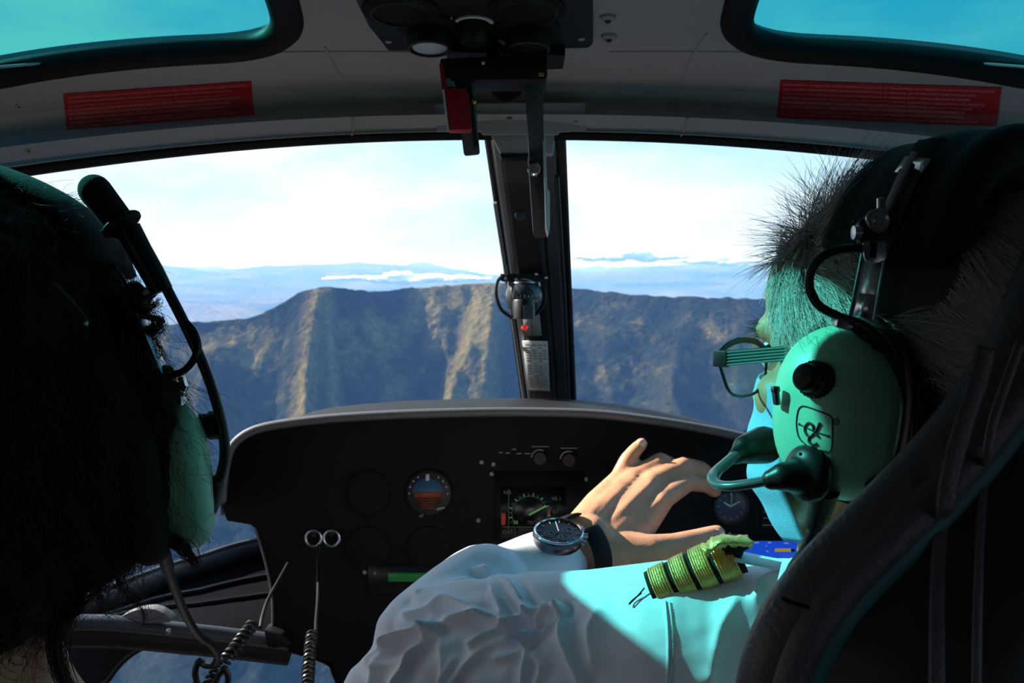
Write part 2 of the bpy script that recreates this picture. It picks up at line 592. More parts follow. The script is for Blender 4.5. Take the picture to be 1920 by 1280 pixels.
def fbm(x, y, oct=5, seed=0, gain=0.5):
    s, a, t = 0, 1.0, 0
    for i in range(oct):
        s = s + a * vnoise(x, y, seed + i * 17); t += a
        x, y, a = x * 2.03 + 13.1, y * 2.03 + 7.7, a * gain
    return s / t

def ridged(x, y, oct=5, seed=0):
    s, a, t = 0, 1.0, 0
    for i in range(oct):
        s = s + a * (1 - np.abs(2 * vnoise(x, y, seed + i * 31) - 1)); t += a
        x, y, a = x * 2.1 + 3.3, y * 2.1 + 9.1, a * 0.5
    return s / t

def px_dir(px):
    return (px - 960.0) / F

def el(py):
    return math.tan(math.atan((640.0 - py) / F) - PITCH)

# crest of the near escarpment: pixel column, pixel row, distance ahead
CREST = [(-900, 640, 1500), (-200, 640, 1500), (150, 630, 1500), (330, 607, 1500), (470, 596, 1520), (525, 570, 1540), (560, 548, 1560), (605, 538, 1580), (660, 543, 1600), (700, 548, 1640),
         (760, 540, 1680), (830, 537, 1700), (900, 530, 1700), (950, 530, 1700), (1070, 540, 1700), (1200, 553, 1680), (1320, 558, 1650), (1430, 560, 1640), (1700, 565, 1600), (2400, 575, 1600), (3200, 600, 1600)]
cx = np.array([px_dir(a) * d for a, b, d in CREST]); cz = np.array([el(b) * d for a, b, d in CREST]); cyv = np.array([float(d) for a, b, d in CREST])
# spurs that run down towards the viewer: head pixel on the crest, foot pixel, half width (m), height (m), foot distance
SPURS = [(602, 545, 558, 690, 46, 28, 1330), (612, 640, 655, 790, 30, 26, 1180), (905, 545, 790, 760, 60, 50, 1250), (930, 560, 885, 770, 44, 34, 1260),
         (830, 545, 815, 600, 40, 18, 1560), (400, 620, 330, 760, 70, 40, 1250), (1010, 560, 1000, 770, 50, 30, 1270), (1290, 565, 1250, 700, 60, 16, 1400), (1390, 570, 1370, 720, 60, 16, 1400), (1130, 560, 1150, 720, 60, 14, 1400)]

GR = [0.0]
def height(X, Y):
    GR[0] = np.zeros_like(X)
    ycr = np.interp(X, cx, cyv) + 40 * (fbm(X / 160.0, X * 0 + 3.3, 3, 5) - 0.5)
    zcr = np.interp(X, cx, cz)
    dd = ycr - Y                                   # metres in front of the crest
    face = np.clip(dd, 0, None)
    drop = 470 * (1 - np.exp(-face / 420.0)) + 0.10 * face
    back = np.clip(-dd, 0, None)
    z = zcr - drop - 0.16 * back - 0.00002 * back ** 2
    gul = ridged(X / 150.0 + Y / 900.0, Y / 700.0, 4, 2) - 0.62
    z = z + gul * 95 * np.clip(face / 140.0, 0, 1) * np.exp(-face / 900.0)
    z = z + (fbm(X / 70.0, Y / 70.0, 5, 9) - 0.5) * 36 * np.clip(face / 60.0, 0.12, 1)
    z = z + (fbm(X / 16.0, Y / 16.0, 4, 21) - 0.5) * 9
    for (hx, hy, fx, fy, hw, hh, fd) in SPURS:
        hd = np.interp(px_dir(hx) * 1600, cx, cyv)
        a = np.array([px_dir(hx) * hd, hd]); b = np.array([px_dir(fx) * fd, fd])
        ab = b - a; L = ab @ ab
        t = np.clip(((X - a[0]) * ab[0] + (Y - a[1]) * ab[1]) / L, 0, 1)
        wob = 14 * (fbm(t * 9 + hx, t * 0 + 1.5, 3, 4) - 0.5)
        dist = np.abs(X - (a[0] + t * ab[0]) - wob) + 0.6 * np.abs(Y - (a[1] + t * ab[1]))
        z = z + 1.35 * hh * np.clip(1 - dist / hw, 0, 1) * np.clip(t * 3, 0.0, 1)
        GR[0] = np.maximum(GR[0], np.clip(1.15 - dist / (hw * .62), 0, 1) * np.clip((1.0 - t) * 8, 0, 1) * (1.0 if hx < 980 and hx > 450 else .12))  # sunlit tan of the spurs, put into the colour along their crests
    return np.maximum(z, -560 + 25 * fbm(X / 400.0, Y / 400.0, 3, 8))

nx, ny = 520, 420
xs = np.linspace(-1500, 1650, nx)
yy = np.concatenate([np.linspace(260, 1000, 110, endpoint=False), np.linspace(1000, 1800, 270, endpoint=False), np.linspace(1800, 2600, ny - 380)])
XX, YY = np.meshgrid(xs, yy)
ZZ = height(XX, YY)
tv = np.stack([XX, YY, ZZ + CAM[2]], -1).reshape(-1, 3)
idx = np.arange(nx * ny).reshape(ny, nx)
tf = np.stack([idx[:-1, :-1], idx[:-1, 1:], idx[1:, 1:], idx[1:, :-1]], -1).reshape(-1, 4)

def terrain_mat(name, dark, mid, tan, scale=1.0):
    m = bpy.data.materials.new(name); m.use_nodes = True
    nt = m.node_tree; b = nt.nodes['Principled BSDF']
    b.inputs['Roughness'].default_value = 0.95; b.inputs['Specular IOR Level'].default_value = 0.05
    g = nt.nodes.new('ShaderNodeNewGeometry')
    n1 = nt.nodes.new('ShaderNodeTexNoise'); n1.inputs['Scale'].default_value = 0.008 * scale; n1.inputs['Detail'].default_value = 8; n1.inputs['Roughness'].default_value = 0.62
    n2 = nt.nodes.new('ShaderNodeTexNoise'); n2.inputs['Scale'].default_value = 0.09 * scale; n2.inputs['Detail'].default_value = 6
    r1 = nt.nodes.new('ShaderNodeValToRGB')
    r1.color_ramp.elements[0].position = 0.40; r1.color_ramp.elements[0].color = (*dark, 1)
    r1.color_ramp.elements[1].position = 0.64; r1.color_ramp.elements[1].color = (*tan, 1)
    e = r1.color_ramp.elements.new(0.51); e.color = (*mid, 1)
    mx = nt.nodes.new('ShaderNodeMixRGB'); mx.blend_type = 'MULTIPLY'; mx.inputs[0].default_value = 0.75
    r2 = nt.nodes.new('ShaderNodeValToRGB')
    r2.color_ramp.elements[0].position = 0.32; r2.color_ramp.elements[0].color = (0.35, 0.38, 0.35, 1)
    r2.color_ramp.elements[1].position = 0.66; r2.color_ramp.elements[1].color = (1.25, 1.2, 1.1, 1)
    bp = nt.nodes.new('ShaderNodeBump'); bp.inputs['Strength'].default_value = 0.9; bp.inputs['Distance'].default_value = 9.0 / scale
    L = nt.links.new
    L(g.outputs['Position'], n1.inputs['Vector']); L(g.outputs['Position'], n2.inputs['Vector'])
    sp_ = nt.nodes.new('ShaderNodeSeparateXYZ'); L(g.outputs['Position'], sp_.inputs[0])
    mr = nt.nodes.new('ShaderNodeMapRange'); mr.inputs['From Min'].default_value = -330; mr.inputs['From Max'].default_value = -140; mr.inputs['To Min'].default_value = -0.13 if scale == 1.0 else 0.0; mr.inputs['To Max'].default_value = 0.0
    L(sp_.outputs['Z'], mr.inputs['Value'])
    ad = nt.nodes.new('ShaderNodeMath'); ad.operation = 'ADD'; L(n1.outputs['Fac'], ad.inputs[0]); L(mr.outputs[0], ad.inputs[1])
    L(ad.outputs[0], r1.inputs[0]); L(n2.outputs['Fac'], r2.inputs[0])
    at_ = nt.nodes.new('ShaderNodeAttribute'); at_.attribute_name = 'sunlit_spur'
    gm = nt.nodes.new('ShaderNodeMixRGB'); gm.inputs['Color2'].default_value = (*tan, 1)
    ml = nt.nodes.new('ShaderNodeMath'); ml.operation = 'MULTIPLY'; ml.use_clamp = True
    L(at_.outputs['Fac'], ml.inputs[0]); L(n1.outputs['Fac'], ml.inputs[1]); ml.inputs[1].default_value = 1.0
    m3 = nt.nodes.new('ShaderNodeMath'); m3.operation = 'MULTIPLY'; m3.use_clamp = True; m3.inputs[1].default_value = 2.0
    L(ml.outputs[0], m3.inputs[0]); L(m3.outputs[0], gm.inputs[0]); L(r1.outputs[0], gm.inputs['Color1'])
    L(gm.outputs[0], mx.inputs['Color1']); L(r2.outputs[0], mx.inputs['Color2']); L(mx.outputs[0], b.inputs['Base Color'])
    L(n2.outputs['Fac'], bp.inputs['Height']); L(bp.outputs[0], b.inputs['Normal'])
    return m

T_near = terrain_mat('forest_and_dry_grass', (0.009, 0.014, 0.011), (0.020, 0.023, 0.013), (0.135, 0.104, 0.038))
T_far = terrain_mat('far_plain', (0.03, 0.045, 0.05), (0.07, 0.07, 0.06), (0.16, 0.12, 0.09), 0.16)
sunlit_spur_ = GR[0].reshape(-1).astype(np.float32)
mr_ = obj('mountain_ridge', (tv, tf), T_near, label='forested mountain escarpment with grassy spurs coloured as if sunlit seen through the windscreen', cat='mountain', sharp=None, loc=(0, 1600, CAM[2]))
mr_.data.attributes.new('sunlit_spur', 'FLOAT', 'POINT').data.foreach_set('value', sunlit_spur_)

# low ground and far ranges
def far_h(X, Y):
    r = np.hypot(X, Y)
    z = -600 + 60 * (fbm(X / 1500.0, Y / 1500.0, 5, 40) - 0.5)
    z = z + np.clip((r - 9000) / 9000.0, 0, 1) * (ridged(X / 5200.0, Y / 5200.0, 5, 51) * 900 - 180)
    lm = np.exp(-(((X + 2900) / 1500.0) ** 2 + ((Y - 9500) / 1500.0) ** 2))
    z = z + lm * (95 + 190 * (ridged(X / 700.0, Y / 900.0, 4, 61) - 0.3))
    return z
nx2, ny2 = 200, 240
xs2 = np.linspace(-1, 1, nx2); xs2 = np.sign(xs2) * np.abs(xs2) ** 1.6 * 22000
ys2 = -3000 + np.linspace(0, 1, ny2) ** 1.5 * 31000
XX, YY = np.meshgrid(xs2, ys2)
near = ((XX > -1450) & (XX < 1600) & (YY > 300) & (YY < 2550))
ZZ = far_h(XX, YY) - np.where(near, 120, 0)
tv2 = np.stack([XX, YY, ZZ + CAM[2]], -1).reshape(-1, 3)
idx = np.arange(nx2 * ny2).reshape(ny2, nx2)
tf2 = np.stack([idx[:-1, :-1], idx[:-1, 1:], idx[1:, 1:], idx[1:, :-1]], -1).reshape(-1, 4)
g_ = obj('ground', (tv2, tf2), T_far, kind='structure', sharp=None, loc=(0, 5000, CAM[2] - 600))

# banks of cloud lying on the far ranges
CLM = mat('cloud_white', (0.93, 0.94, 0.96), 1.0, spec=0.0)
def cloud_bank(name, px, py, d, w, h, seed, label):
    rr = np.random.default_rng(seed)
    c = np.array([px_dir(px) * d, d, el(py) * d + CAM[2]])
    parts = []
    for i in range(26):
        t = rr.uniform(-1, 1)
        s = (1 - 0.75 * abs(t)) * rr.uniform(0.5, 1.0)
        parts.append(ball(c + A(t * w, rr.uniform(-0.3, 0.3) * w * 0.4, rr.uniform(-0.35, 0.35) * h * (1 - abs(t))), (w * 0.24 * s + 0.06 * w, w * 0.2, h * 0.55 * s), seg=18, rings=12))
    v, f = fuse(parts, h * 0.09, 4)
    n = normals_of(v, f)
    v = v + n * ((fbm(v[:, 0] / (h * .5) + v[:, 1] / h, v[:, 2] / (h * .4), 5, seed) - 0.5) * h * 0.35)[:, None]
    obj(name, (v, f), CLM, label=label, cat='cloud', group='cloud banks over the far ranges', sharp=None)
cloud_bank('cloud_bank', 1180, 482, 14000, 900, 150, 1, 'low white cloud bank over the far hills beside the windscreen post')
cloud_bank('cloud_bank', 1345, 490, 15000, 800, 120, 2, 'low white cloud bank over the far plain beside the pilot\'s forehead')
cloud_bank('cloud_bank', 770, 522, 13000, 1150, 150, 3, 'long white cloud bank behind the ridge, left of the windscreen post')
cloud_bank('cloud_bank', 405, 566, 12000, 420, 60, 4, 'small white cloud on the blue mountain by the microphone boom')

# haze over the valley: a real volume that starts well ahead of the aircraft
hz = bpy.data.materials.new('valley_haze'); hz.use_nodes = True
hn = hz.node_tree.nodes; hn.clear()
ho = hn.new('ShaderNodeOutputMaterial'); hv = hn.new('ShaderNodeVolumeScatter')
hv.inputs['Color'].default_value = (0.12, 0.27, 0.62, 1); hv.inputs['Density'].default_value = 0.00016; hv.inputs['Anisotropy'].default_value = 0.0
hz.node_tree.links.new(hv.outputs[0], ho.inputs['Volume'])
obj('valley_haze', box((0, 14000 + 120, CAM[2] - 250), (1, 0, 0), (0, 1, 0), (0, 0, 1), 44000, 28000, 900), hz, label='blue haze hanging in the valley below the ridge', cat='haze', kind='stuff', smooth=False)
# ------------------------------------------------------------------ cabin shell
Z0 = CAM[2]
KN = np.array(
    [(1.250, .180), (1.240, .190), (1.231, .203), (1.262, .208), (1.272, .226), (1.258, .246), (1.190, .254), (1.130, .2615), (1.05, .271), (0.97, .279), (0.70, .295), (0.30, .302), (-.40, .300), (-1.0, .290)])
KS = np.linspace(0, 1, len(KN))
HALF = 0.74

def roof_pt(x, s):
    """inner skin of the roof: x across, s from the windscreen edge (0) to the back (1)"""
    y = np.interp(s, KS, KN[:, 0]); z = np.interp(s, KS, KN[:, 1])
    a = abs(x)
    wy = np.clip((y - 0.55) / 0.7, 0, 1)
    wz = np.clip((y - 0.95) / 0.30, 0, 1)
    y2 = y - 0.20 * (a / .606) ** 2 * wy
    drop = (.030 + .045 * wz) * (a / .606) ** 2.2
    if a > .62:
        drop += 0.20 * ((a - .62) / .12) ** 1.6
    return A(x, y2, Z0 + z - drop)

roof = grid(89, 66, lambda u, v: roof_pt((u * 2 - 1) * HALF, v))
roof_bvh = bvh_of(roof)

def roof_z(x, y):
    loc, n, i, d = roof_bvh.ray_cast(Vector((x, y, Z0 - 0.5)), Vector((0, 0, 1)))
    return loc[2] if loc is not None else Z0 + 0.25

WIN = {}
for side in (-1, 1):
    poly = [(side * .205, .655), (side * .262, 1.092), (side * .640, .985), (side * .640, .655)]
    WIN[side] = round_poly(poly, [.05, .10, .08, .05], 10)

def cut_roof(vf):
    """thick roof with the two window openings cut out"""
    me = bpy.data.meshes.new('tmp'); me.from_pydata([tuple(p) for p in vf[0]], [], vf[1])
    ob = bpy.data.objects.new('tmp', me); COL.objects.link(ob)
    so_ = ob.modifiers.new('s', 'SOLIDIFY'); so_.thickness = 0.022; so_.offset = 1.0
    cuts = []
    for side in (-1, 1):
        poly = WIN[side]
        v, f = prism(poly, (0, 0, Z0 - 0.1), (1, 0, 0), (0, 1, 0), (0, 0, 0.8))
        cm = bpy.data.meshes.new('cut'); cm.from_pydata([tuple(p) for p in v], [], f)
        co = bpy.data.objects.new('cut', cm); COL.objects.link(co); cuts.append(co)
        b = ob.modifiers.new('b', 'BOOLEAN'); b.operation = 'DIFFERENCE'; b.object = co; b.solver = 'EXACT'
    dg = bpy.context.evaluated_depsgraph_get(); dg.update()
    em = ob.evaluated_get(dg).to_mesh()
    v = np.array([t.co[:] for t in em.vertices]); f = [tuple(p.vertices) for p in em.polygons]
    ob.evaluated_get(dg).to_mesh_clear()
    for t in cuts + [ob]:
        bpy.data.objects.remove(t)
    return v, f

# make sure the skin is thickened outwards (up)
nz = normals_of(*roof)[:, 2].mean()
if nz < 0:
    roof = (roof[0], [t[::-1] for t in roof[1]])
rv, rf = cut_roof(roof)
ceiling = obj('ceiling', (rv, rf), M['liner'], kind='structure', sharp=35, label='light grey cabin roof lining above the windscreen', loc=(0, 0.4, Z0 + .28))

for n_, side in enumerate((-1, 1)):
    pl = WIN[side]
    ring = np.array([(x, y, roof_z(x, y)) for x, y in pl])
    dense = []
    for i in range(len(ring)):
        a, b = ring[i], ring[(i + 1) % len(ring)]
        k = max(1, int(np.linalg.norm(b - a) / 0.02))
        for t in range(k):
            x, y = (a + (b - a) * t / k)[:2]
            dense.append((x, y, roof_z(x, y)))
    dense = np.array(dense)
    cen = dense.mean(0)
    win = thing('window_%d' % (n_ + 1), cen, kind='structure', label='green tinted roof window in a thick black rubber seal, over the %s' % ('passenger' if side < 0 else 'pilot'))
    outw = dense - cen; outw[:, 2] = 0
    outw = outw / np.linalg.norm(outw, axis=1)[:, None]
    obj('window_seal', tube(dense + outw * 0.004 + A(0, 0, 0.004), 0.015, 12, closed=True, ref=A(0, 0, 1), flat=0.019), M['rubber'], win)
    # the pane follows the roof's curve, just above the lining
    rings = []
    NR = 10
    pane = []
    for k in range(NR + 1):
        s = k / NR
        for p in dense:
            q = cen + (p - cen) * s
            pane.append((q[0], q[1], roof_z(q[0], q[1]) + 0.003))
    nd = len(dense)
    pf = []
    for k in range(NR):
        for i in range(nd):
            j = (i + 1) % nd
            pf.append((k * nd + i, k * nd + j, (k + 1) * nd + j, (k + 1) * nd + i))
    obj('tinted_pane', (np.array(pane), pf), M['rooftint'], win, sharp=None)

# raised joints of the lining
jo = thing('trim_1', roof_pt(0, .5), kind='structure', label='thin raised joints between the grey roof lining panels')
for x0, s0, s1 in ((.228, .0, .60), (-.218, .0, .56)):
    ln = np.array([roof_pt(x0 + 0.006 * math.sin(s * 9), s) for s in np.linspace(s0, s1, 30)]) + A(0, -.0006, -.0006)
    obj('panel_joint', tube(ln, 0.0016, 6), M['liner'], jo)
for sgn in (-1, 1):
    ln = np.array([roof_pt(sgn * x, .535 + .012 * math.sin(x * 5)) for x in np.linspace(.12, .70, 40)]) + A(0, -.0006, -.0006)
    obj('panel_joint', tube(ln, 0.0016, 6), M['liner'], jo)
# rubber strip along the windscreen edge
edge = np.array([roof_pt(x, 0.0) for x in np.linspace(-HALF, HALF, 80)])
obj('windscreen_strip', tube(edge + A(0, .004, -.001), 0.0075, 8, ref=A(0, 0, 1)), M['rubber'], jo)

# walls, floor and rear bulkhead: dark, out of view, they keep the cabin as dark as it is
def wall(name, quads, m, label):
    v, f = [], []
    for q in quads:
        b = len(v); v += [A(*p) for p in q]; f.append((b, b + 1, b + 2, b + 3))
    v, f = evaluated(v, f, [('SOLIDIFY', dict(thickness=0.02, offset=0.0))])
    return obj(name, (v, f), m, kind='structure', smooth=False, label=label)
zt, zf = Z0 + .075, Z0 - 1.12
M['cabin'] = mat('cabin_dark_trim', (0.055, 0.055, 0.06), 0.7, bump=(300, 0.2))
for nm, sx in (('wall_left', -1), ('wall_right', 1)):
    x = sx * 0.745
    q = [[(x, -1.0, zf), (x, 1.10, zf), (x, 1.10, Z0 - .40), (x, -1.0, Z0 - .40)],
         [(x, -1.0, Z0 - .40), (x, -.60, Z0 - .40), (x, -.60, zt), (x, -1.0, zt)], [(x, -.10, Z0 - .40), (x, .10, Z0 - .40), (x, .10, zt), (x, -.10, zt)],
         [(x, -.60, Z0 - .06), (x, -.10, Z0 - .06), (x, -.10, zt), (x, -.60, zt)],
         [(x, .80, Z0 - .40), (x, 1.03, Z0 - .40), (x, 1.03, zt), (x, .80, zt)],
         [(x, .10, Z0 - .03), (x, .80, Z0 - .03), (x, .80, zt), (x, .10, zt)]]
    wall(nm, q, M['cabin'], 'dark cabin side wall with door windows')
wall('wall_back', [[(-.75, -1.0, zf), (.75, -1.0, zf), (.75, -1.0, Z0 + .33), (-.75, -1.0, Z0 + .33)]], M['cabin'], 'rear cabin bulkhead')
wall('floor', [[(-.75, -1.0, zf), (.75, -1.0, zf), (.75, 1.30, zf), (-.75, 1.30, zf)]], M['cabin'], 'cabin floor')

# ------------------------------------------------------------------ windscreen
LOW = spline(PP([(-260, 1290, 1.02), (-60, 1195, 1.12), (60, 1150, 1.20), (170, 1113, 1.30), (300, 1064, 1.44), (380, 1040, 1.52), (470, 1013, 1.60), (640, 985, 1.70), (960, 970, 1.76), (1300, 985, 1.70), (1500, 1020, 1.58), (1700, 1080, 1.36), (1900, 1170, 1.15)]), 8)
POST_T, POST_B = P(986, 252, 1.262), P(1034, 775, 1.66)
def low_at(u):
    k = u * (len(LOW) - 1); i = min(int(k), len(LOW) - 2); t = k - i
    return LOW[i] * (1 - t) + LOW[i + 1] * t
def screen_pt(u, v):
    a = roof_pt((u * 2 - 1) * 0.70, 0.0) + A(0, .006, 0); b = low_at(u)
    return a * (1 - v) + b * v + A(0, .10, .05) * math.sin(math.pi * v) * (1 - 0.5 * abs(u * 2 - 1)) * 0.6
for n_, (u0, u1) in enumerate(((0.0, 0.515), (0.515, 1.0))):
    wv, wf = grid(40, 30, lambda u, v: screen_pt(u0 + (u1 - u0) * u, v))
    obj('window_%d' % (n_ + 3), (wv, wf), M['windscreen'], kind='structure', sharp=None, label='%s half of the curved clear windscreen' % ('left' if n_ == 0 else 'right'))

# centre post: strips that run down the windscreen
post = thing('windscreen_post', P(1030, 775, 1.66), 'black centre post dividing the windscreen, leaning away from the roof', 'post')
def strip(name, m, top, bot, w_top, w_bot, thick, bulge=0.05, bevel=0.004, parent=None, v0=0.0, v1=1.0):
    """bar of rectangular section between two (px,py,depth) points; widths in px"""
    n = 18
    pts, us, ws = [], [], []
    a, b = P(*top), P(*bot)
    v, f = [], []
    for i in range(n + 1):
        t = v0 + (v1 - v0) * i / n
        c = a * (1 - t) + b * t + A(0, .10, .05) * math.sin(math.pi * t) * bulge
        hw = ((w_top * top[2]) * (1 - t) + (w_bot * bot[2]) * t) / F / 2
        tan = nrm(b - a); rgt = A(1, 0, 0); out = nrm(np.cross(rgt, tan)); 
        if out @ FWD > 0: out = -out
        bv = min(bevel, hw * .6)
        for (du, dw) in ((-hw, -thick), (-hw, -bv), (-hw + bv, 0), (hw - bv, 0), (hw, -bv), (hw, -thick)):
            v.append(c + rgt * du + out * dw)
    for i in range(n):
        for k in range(6):
            l = (k + 1) % 6
            f.append((i * 6 + k, i * 6 + l, (i + 1) * 6 + l, (i + 1) * 6 + k))
    f.append(tuple(range(6))); f.append(tuple(range(n * 6, n * 6 + 6)))
    return obj(name, (v, f), m, parent, sharp=30)
strip('outer_frame', M['rubber'], (984, 250, 1.275), (1030, 778, 1.675), 152, 100, .012, parent=post)
strip('left_seal', M['rubber'], (913, 250, 1.262), (989, 778, 1.66), 14, 12, .010, parent=post)
strip('left_flange', M['postlight'], (929, 255, 1.256), (998, 778, 1.652), 22, 9, .012, parent=post)
core = strip('core', M['post'], (968, 255, 1.245), (1024, 778, 1.64), 72, 46, .022, bevel=.006, parent=post)
strip('right_flange', M['postblue'], (1024, 255, 1.258), (1056, 778, 1.655), 34, 22, .012, parent=post)
strip('right_seal', M['rubber'], (1050, 250, 1.262), (1074, 778, 1.66), 22, 16, .014, parent=post)
obj('seal_bead', tube(PP([(1044, 330, 1.262), (1058, 560, 1.45), (1066, 770, 1.645)]), .0035, 8), M['black'], post)
obj('seal_bead', tube(PP([(928, 380, 1.30), (956, 560, 1.44), (986, 770, 1.64)]), .003, 8), M['postlight'], post)
# grey gusset where the post meets the roof, with two screws and a long plate
gus = thing('post_bracket', P(985, 290, 1.24), 'grey bracket plate screwed to the roof where the windscreen post begins', 'bracket')
def px_poly(poly, d, thick, bevel=0.001):
    o = P(poly[0][0], poly[0][1], d)
    s = d / F
    return prism([((a - poly[0][0]) * s, (poly[0][1] - b) * s) for a, b in poly], o, RT, UP, FWD * thick, bevel)
obj('plate', px_poly([(814, 195), (1096, 192), (1100, 244), (1050, 247), (1046, 252), (905, 252), (900, 246), (818, 246)], 1.214, .006), M['liner'], gus)
obj('gusset', px_poly([(915, 244), (1040, 244), (1038, 288), (1000, 290), (940, 290), (928, 266)], 1.222, .02, .003), M['liner'], gus)
obj('gusset_edge', px_poly([(936, 287), (1004, 287), (1004, 297), (940, 297)], 1.220, .02, .002), M['black'], gus)
for (a, b, r) in ((955, 222, .0055), (1080, 228, .004), (836, 226, .004)):
    o = P(a, b, 1.214)
    sc_ = obj('screw', lathe([(r, 0), (r, .0015), (r * .7, .003), (r * .3, .003)], o, -FWD, 14), M['liner'], gus)
    obj('screw_slot', box(o - FWD * .0032, RT, UP, FWD, r * 1.2, r * .3, .0006), M['ink'], sc_)
for (a, b) in ((35, 199), (53, 283)):
    o, n = hit(roof_bvh, a, b)
    obj('rivet', lathe([(.004, 0), (.0035, .001), (.0015, .0016)], o, n, 12), M['grey'], jo)
    obj('rivet', lathe([(.0016, .0012), (.0014, .002)], o, n, 10), M['ink'], jo)

# ------------------------------------------------------------------ red placards on the roof lining
TXT = ['LES REPERES ET PLAQUETTES INDICATRICES INSTALLES SUR CET HELICOPTERE CONTIENNENT LES LIMITATIONS D\'UTILISATION',
       'QUI DOIVENT ETRE RESPECTEES LORS DE L\'UTILISATION DE CE GIRAVION. LES AUTRES LIMITATIONS D\'UTILISATION',
       'QUI DOIVENT ETRE RESPECTEES LORS DE L\'UTILISATION DE CE GIRAVION SONT CONTENUES DANS LE MANUEL',
       'DE VOL DU GIRAVION. LA SECTION LIMITATIONS DE NAVIGABILITE DU MANUEL D\'ENTRETIEN DU GIRAVION DOIT ETRE RESPECTEE.',
       'THE MARKINGS AND PLACARDS INSTALLED ON THIS HELICOPTER CONTAIN OPERATING LIMITATIONS WHICH MUST',
       'BE COMPLIED WITH WHEN OPERATING THIS ROTORCRAFT. OTHER OPERATING LIMITATIONS WHICH MUST BE',
       'COMPLIED WITH WHEN OPERATING THIS ROTORCRAFT ARE CONTAINED IN THE ROTORCRAFT FLIGHT MANUAL.',
       'THE AIRWORTHINESS LIMITATIONS SECTION OF THE ROTORCRAFT MAINTENANCE MANUAL MUST BE COMPLIED WITH.']
def roof_placard(corners, label):
    tl, tr, br, bl = [np.array(c, float) for c in corners]
    def at(u, v, lift):
        p = (tl * (1 - u) + tr * u) * (1 - v) + (bl * (1 - u) + br * u) * v
        q, n = hit(roof_bvh, p[0], p[1])
        return q + n * lift
    base = thing('warning_placard', at(.5, 1, 0), label, 'placard', group='red placards on the roof lining')
    fr = grid(40, 10, lambda u, v: at(u, v, .0012)); bk = grid(40, 10, lambda u, v: at(u, v, -.0004))
    v, f = merge([fr, bk])
    obj('plate', fr, M['placard'], base, sharp=None)
    for i, line in enumerate(TXT):
        tv_, tf_ = text_vf(line, 1.0, (0, 0, 0), (1, 0, 0), (0, 1, 0), thick=0)
        t = np.array(tv_)
        wmax = t[:, 0].max()
        full = {0: .985, 1: .90, 2: .88, 3: .95, 4: .89, 5: .86, 6: .87, 7: .93}[i]
        u = .018 + t[:, 0] / wmax * (full - .03)
        v = (i + .95) / 8.5 - t[:, 1] / .72 * .062 + .012
        pts = np.array([at(a, b, .0018) for a, b in zip(u, v)])
        obj('lettering', (pts, tf_), M['print_pink'], base, sharp=None)
roof_placard([(119, 175), (471, 151), (477, 216), (125, 244)], 'red warning placard with pale lettering on the roof lining above the passenger')
roof_placard([(1463, 149), (1878, 163), (1869, 236), (1456, 222)], 'red warning placard with pale lettering on the roof lining above the pilot')
# ------------------------------------------------------------------ overhead console
def roof_at(px, py, lift=0.0):
    q, n = hit(roof_bvh, px, py)
    return q + n * lift
oc = thing('overhead_console', roof_at(900, 40), 'black overhead console with round air vents and dials on the roof centre', 'console')
# body plate follows the roof: outline in pixels, cast on the lining
cs = P(905, 60, 1.0095)
c_n = nrm(np.cross(RT, nrm(P(905, 0, .925) - P(905, 100, 1.075))))
if c_n @ FWD > 0: c_n = -c_n
c_u = nrm(np.cross(c_n, RT)) ; c_u = c_u if c_u[2] > 0 else -c_u
def on_plane(px, py, o, n):
    r = ray(px, py); t = ((o - CAM) @ n) / (r @ n)
    return CAM + r * t
def con(px, py, lift=0.0):
    return on_plane(px, py, cs, c_n) + c_n * lift
def con2(px, py):
    q = con(px, py) - cs
    return (q @ RT, q @ c_u)
obj('housing', prism([con2(*p) for p in [(620, -90), (1112, -90), (1112, 84), (1104, 92), (728, 97), (690, 50)]], cs, RT, c_u, -c_n * .055, .004), M['black'], oc)
obj('switch_block', prism([con2(*p) for p in [(838, 78), (1060, 86), (1056, 112), (1020, 114), (838, 112)]], cs - c_n * .0, RT, c_u, c_n * .012, .002), M['black'], oc)
def vent(px, py, r, lens=None):
    o = con(px, py)
    v = obj('air_vent', lathe([(r, 0), (r, .005), (r * .95, .007), (r * .88, .007), (r * .84, .002), (.001, .001)], o, c_n, 32), M['black'], oc)
    obj('vent_flange', lathe([(r * 1.22, 0), (r * 1.22, .003), (r * 1.02, .005)], o, c_n, 32), M['panel'], v)
    return v
vent(752, 18, .034); vent(988, 16, .034)
for (px, py, mt) in ((806, 50, M['lampglass']), (990, 52, M['matte'])):
    o = con(px, py)
    ax = c_n
    lp = obj('reading_lamp', lathe([(.026, 0), (.0255, .022), (.0245, .026), (.022, .027), (.020, .024), (.001, .024)], o, ax, 32), M['black'], oc)
    obj('lamp_lens', lathe([(.0195, .0245), (.012, .0265), (.001, .027)], o, ax, 28), mt, lp)
    obj('lamp_collar', lathe([(.036, 0), (.036, .003), (.031, .006)], o, c_n, 32), M['panel'], lp)
for (px, py, r, a0, a1) in ((888, 44, .021, 15, 175), (925, 80, .0115, -70, 60)):
    o = con(px, py, .0012)
    kn = obj('dial_knob', lathe([(r * .82, 0), (r * .74, .020), (r * .6, .024), (.001, .024)], con(px, py), c_n, 28), M['black'], oc)
    arc = [o + RT * (r * math.cos(math.radians(a))) + c_u * (r * math.sin(math.radians(a))) for a in np.linspace(a0, a1, 24)]
    obj('dial_scale', tube(arc, .0018, 6, ref=c_n, flat=.0026), M['white'], kn)
tri = [con2(*p) for p in [(833, 35), (848, 31), (848, 39)]]
obj('dial_mark', prism(tri, cs, RT, c_u, c_n * .002), M['white'], oc)
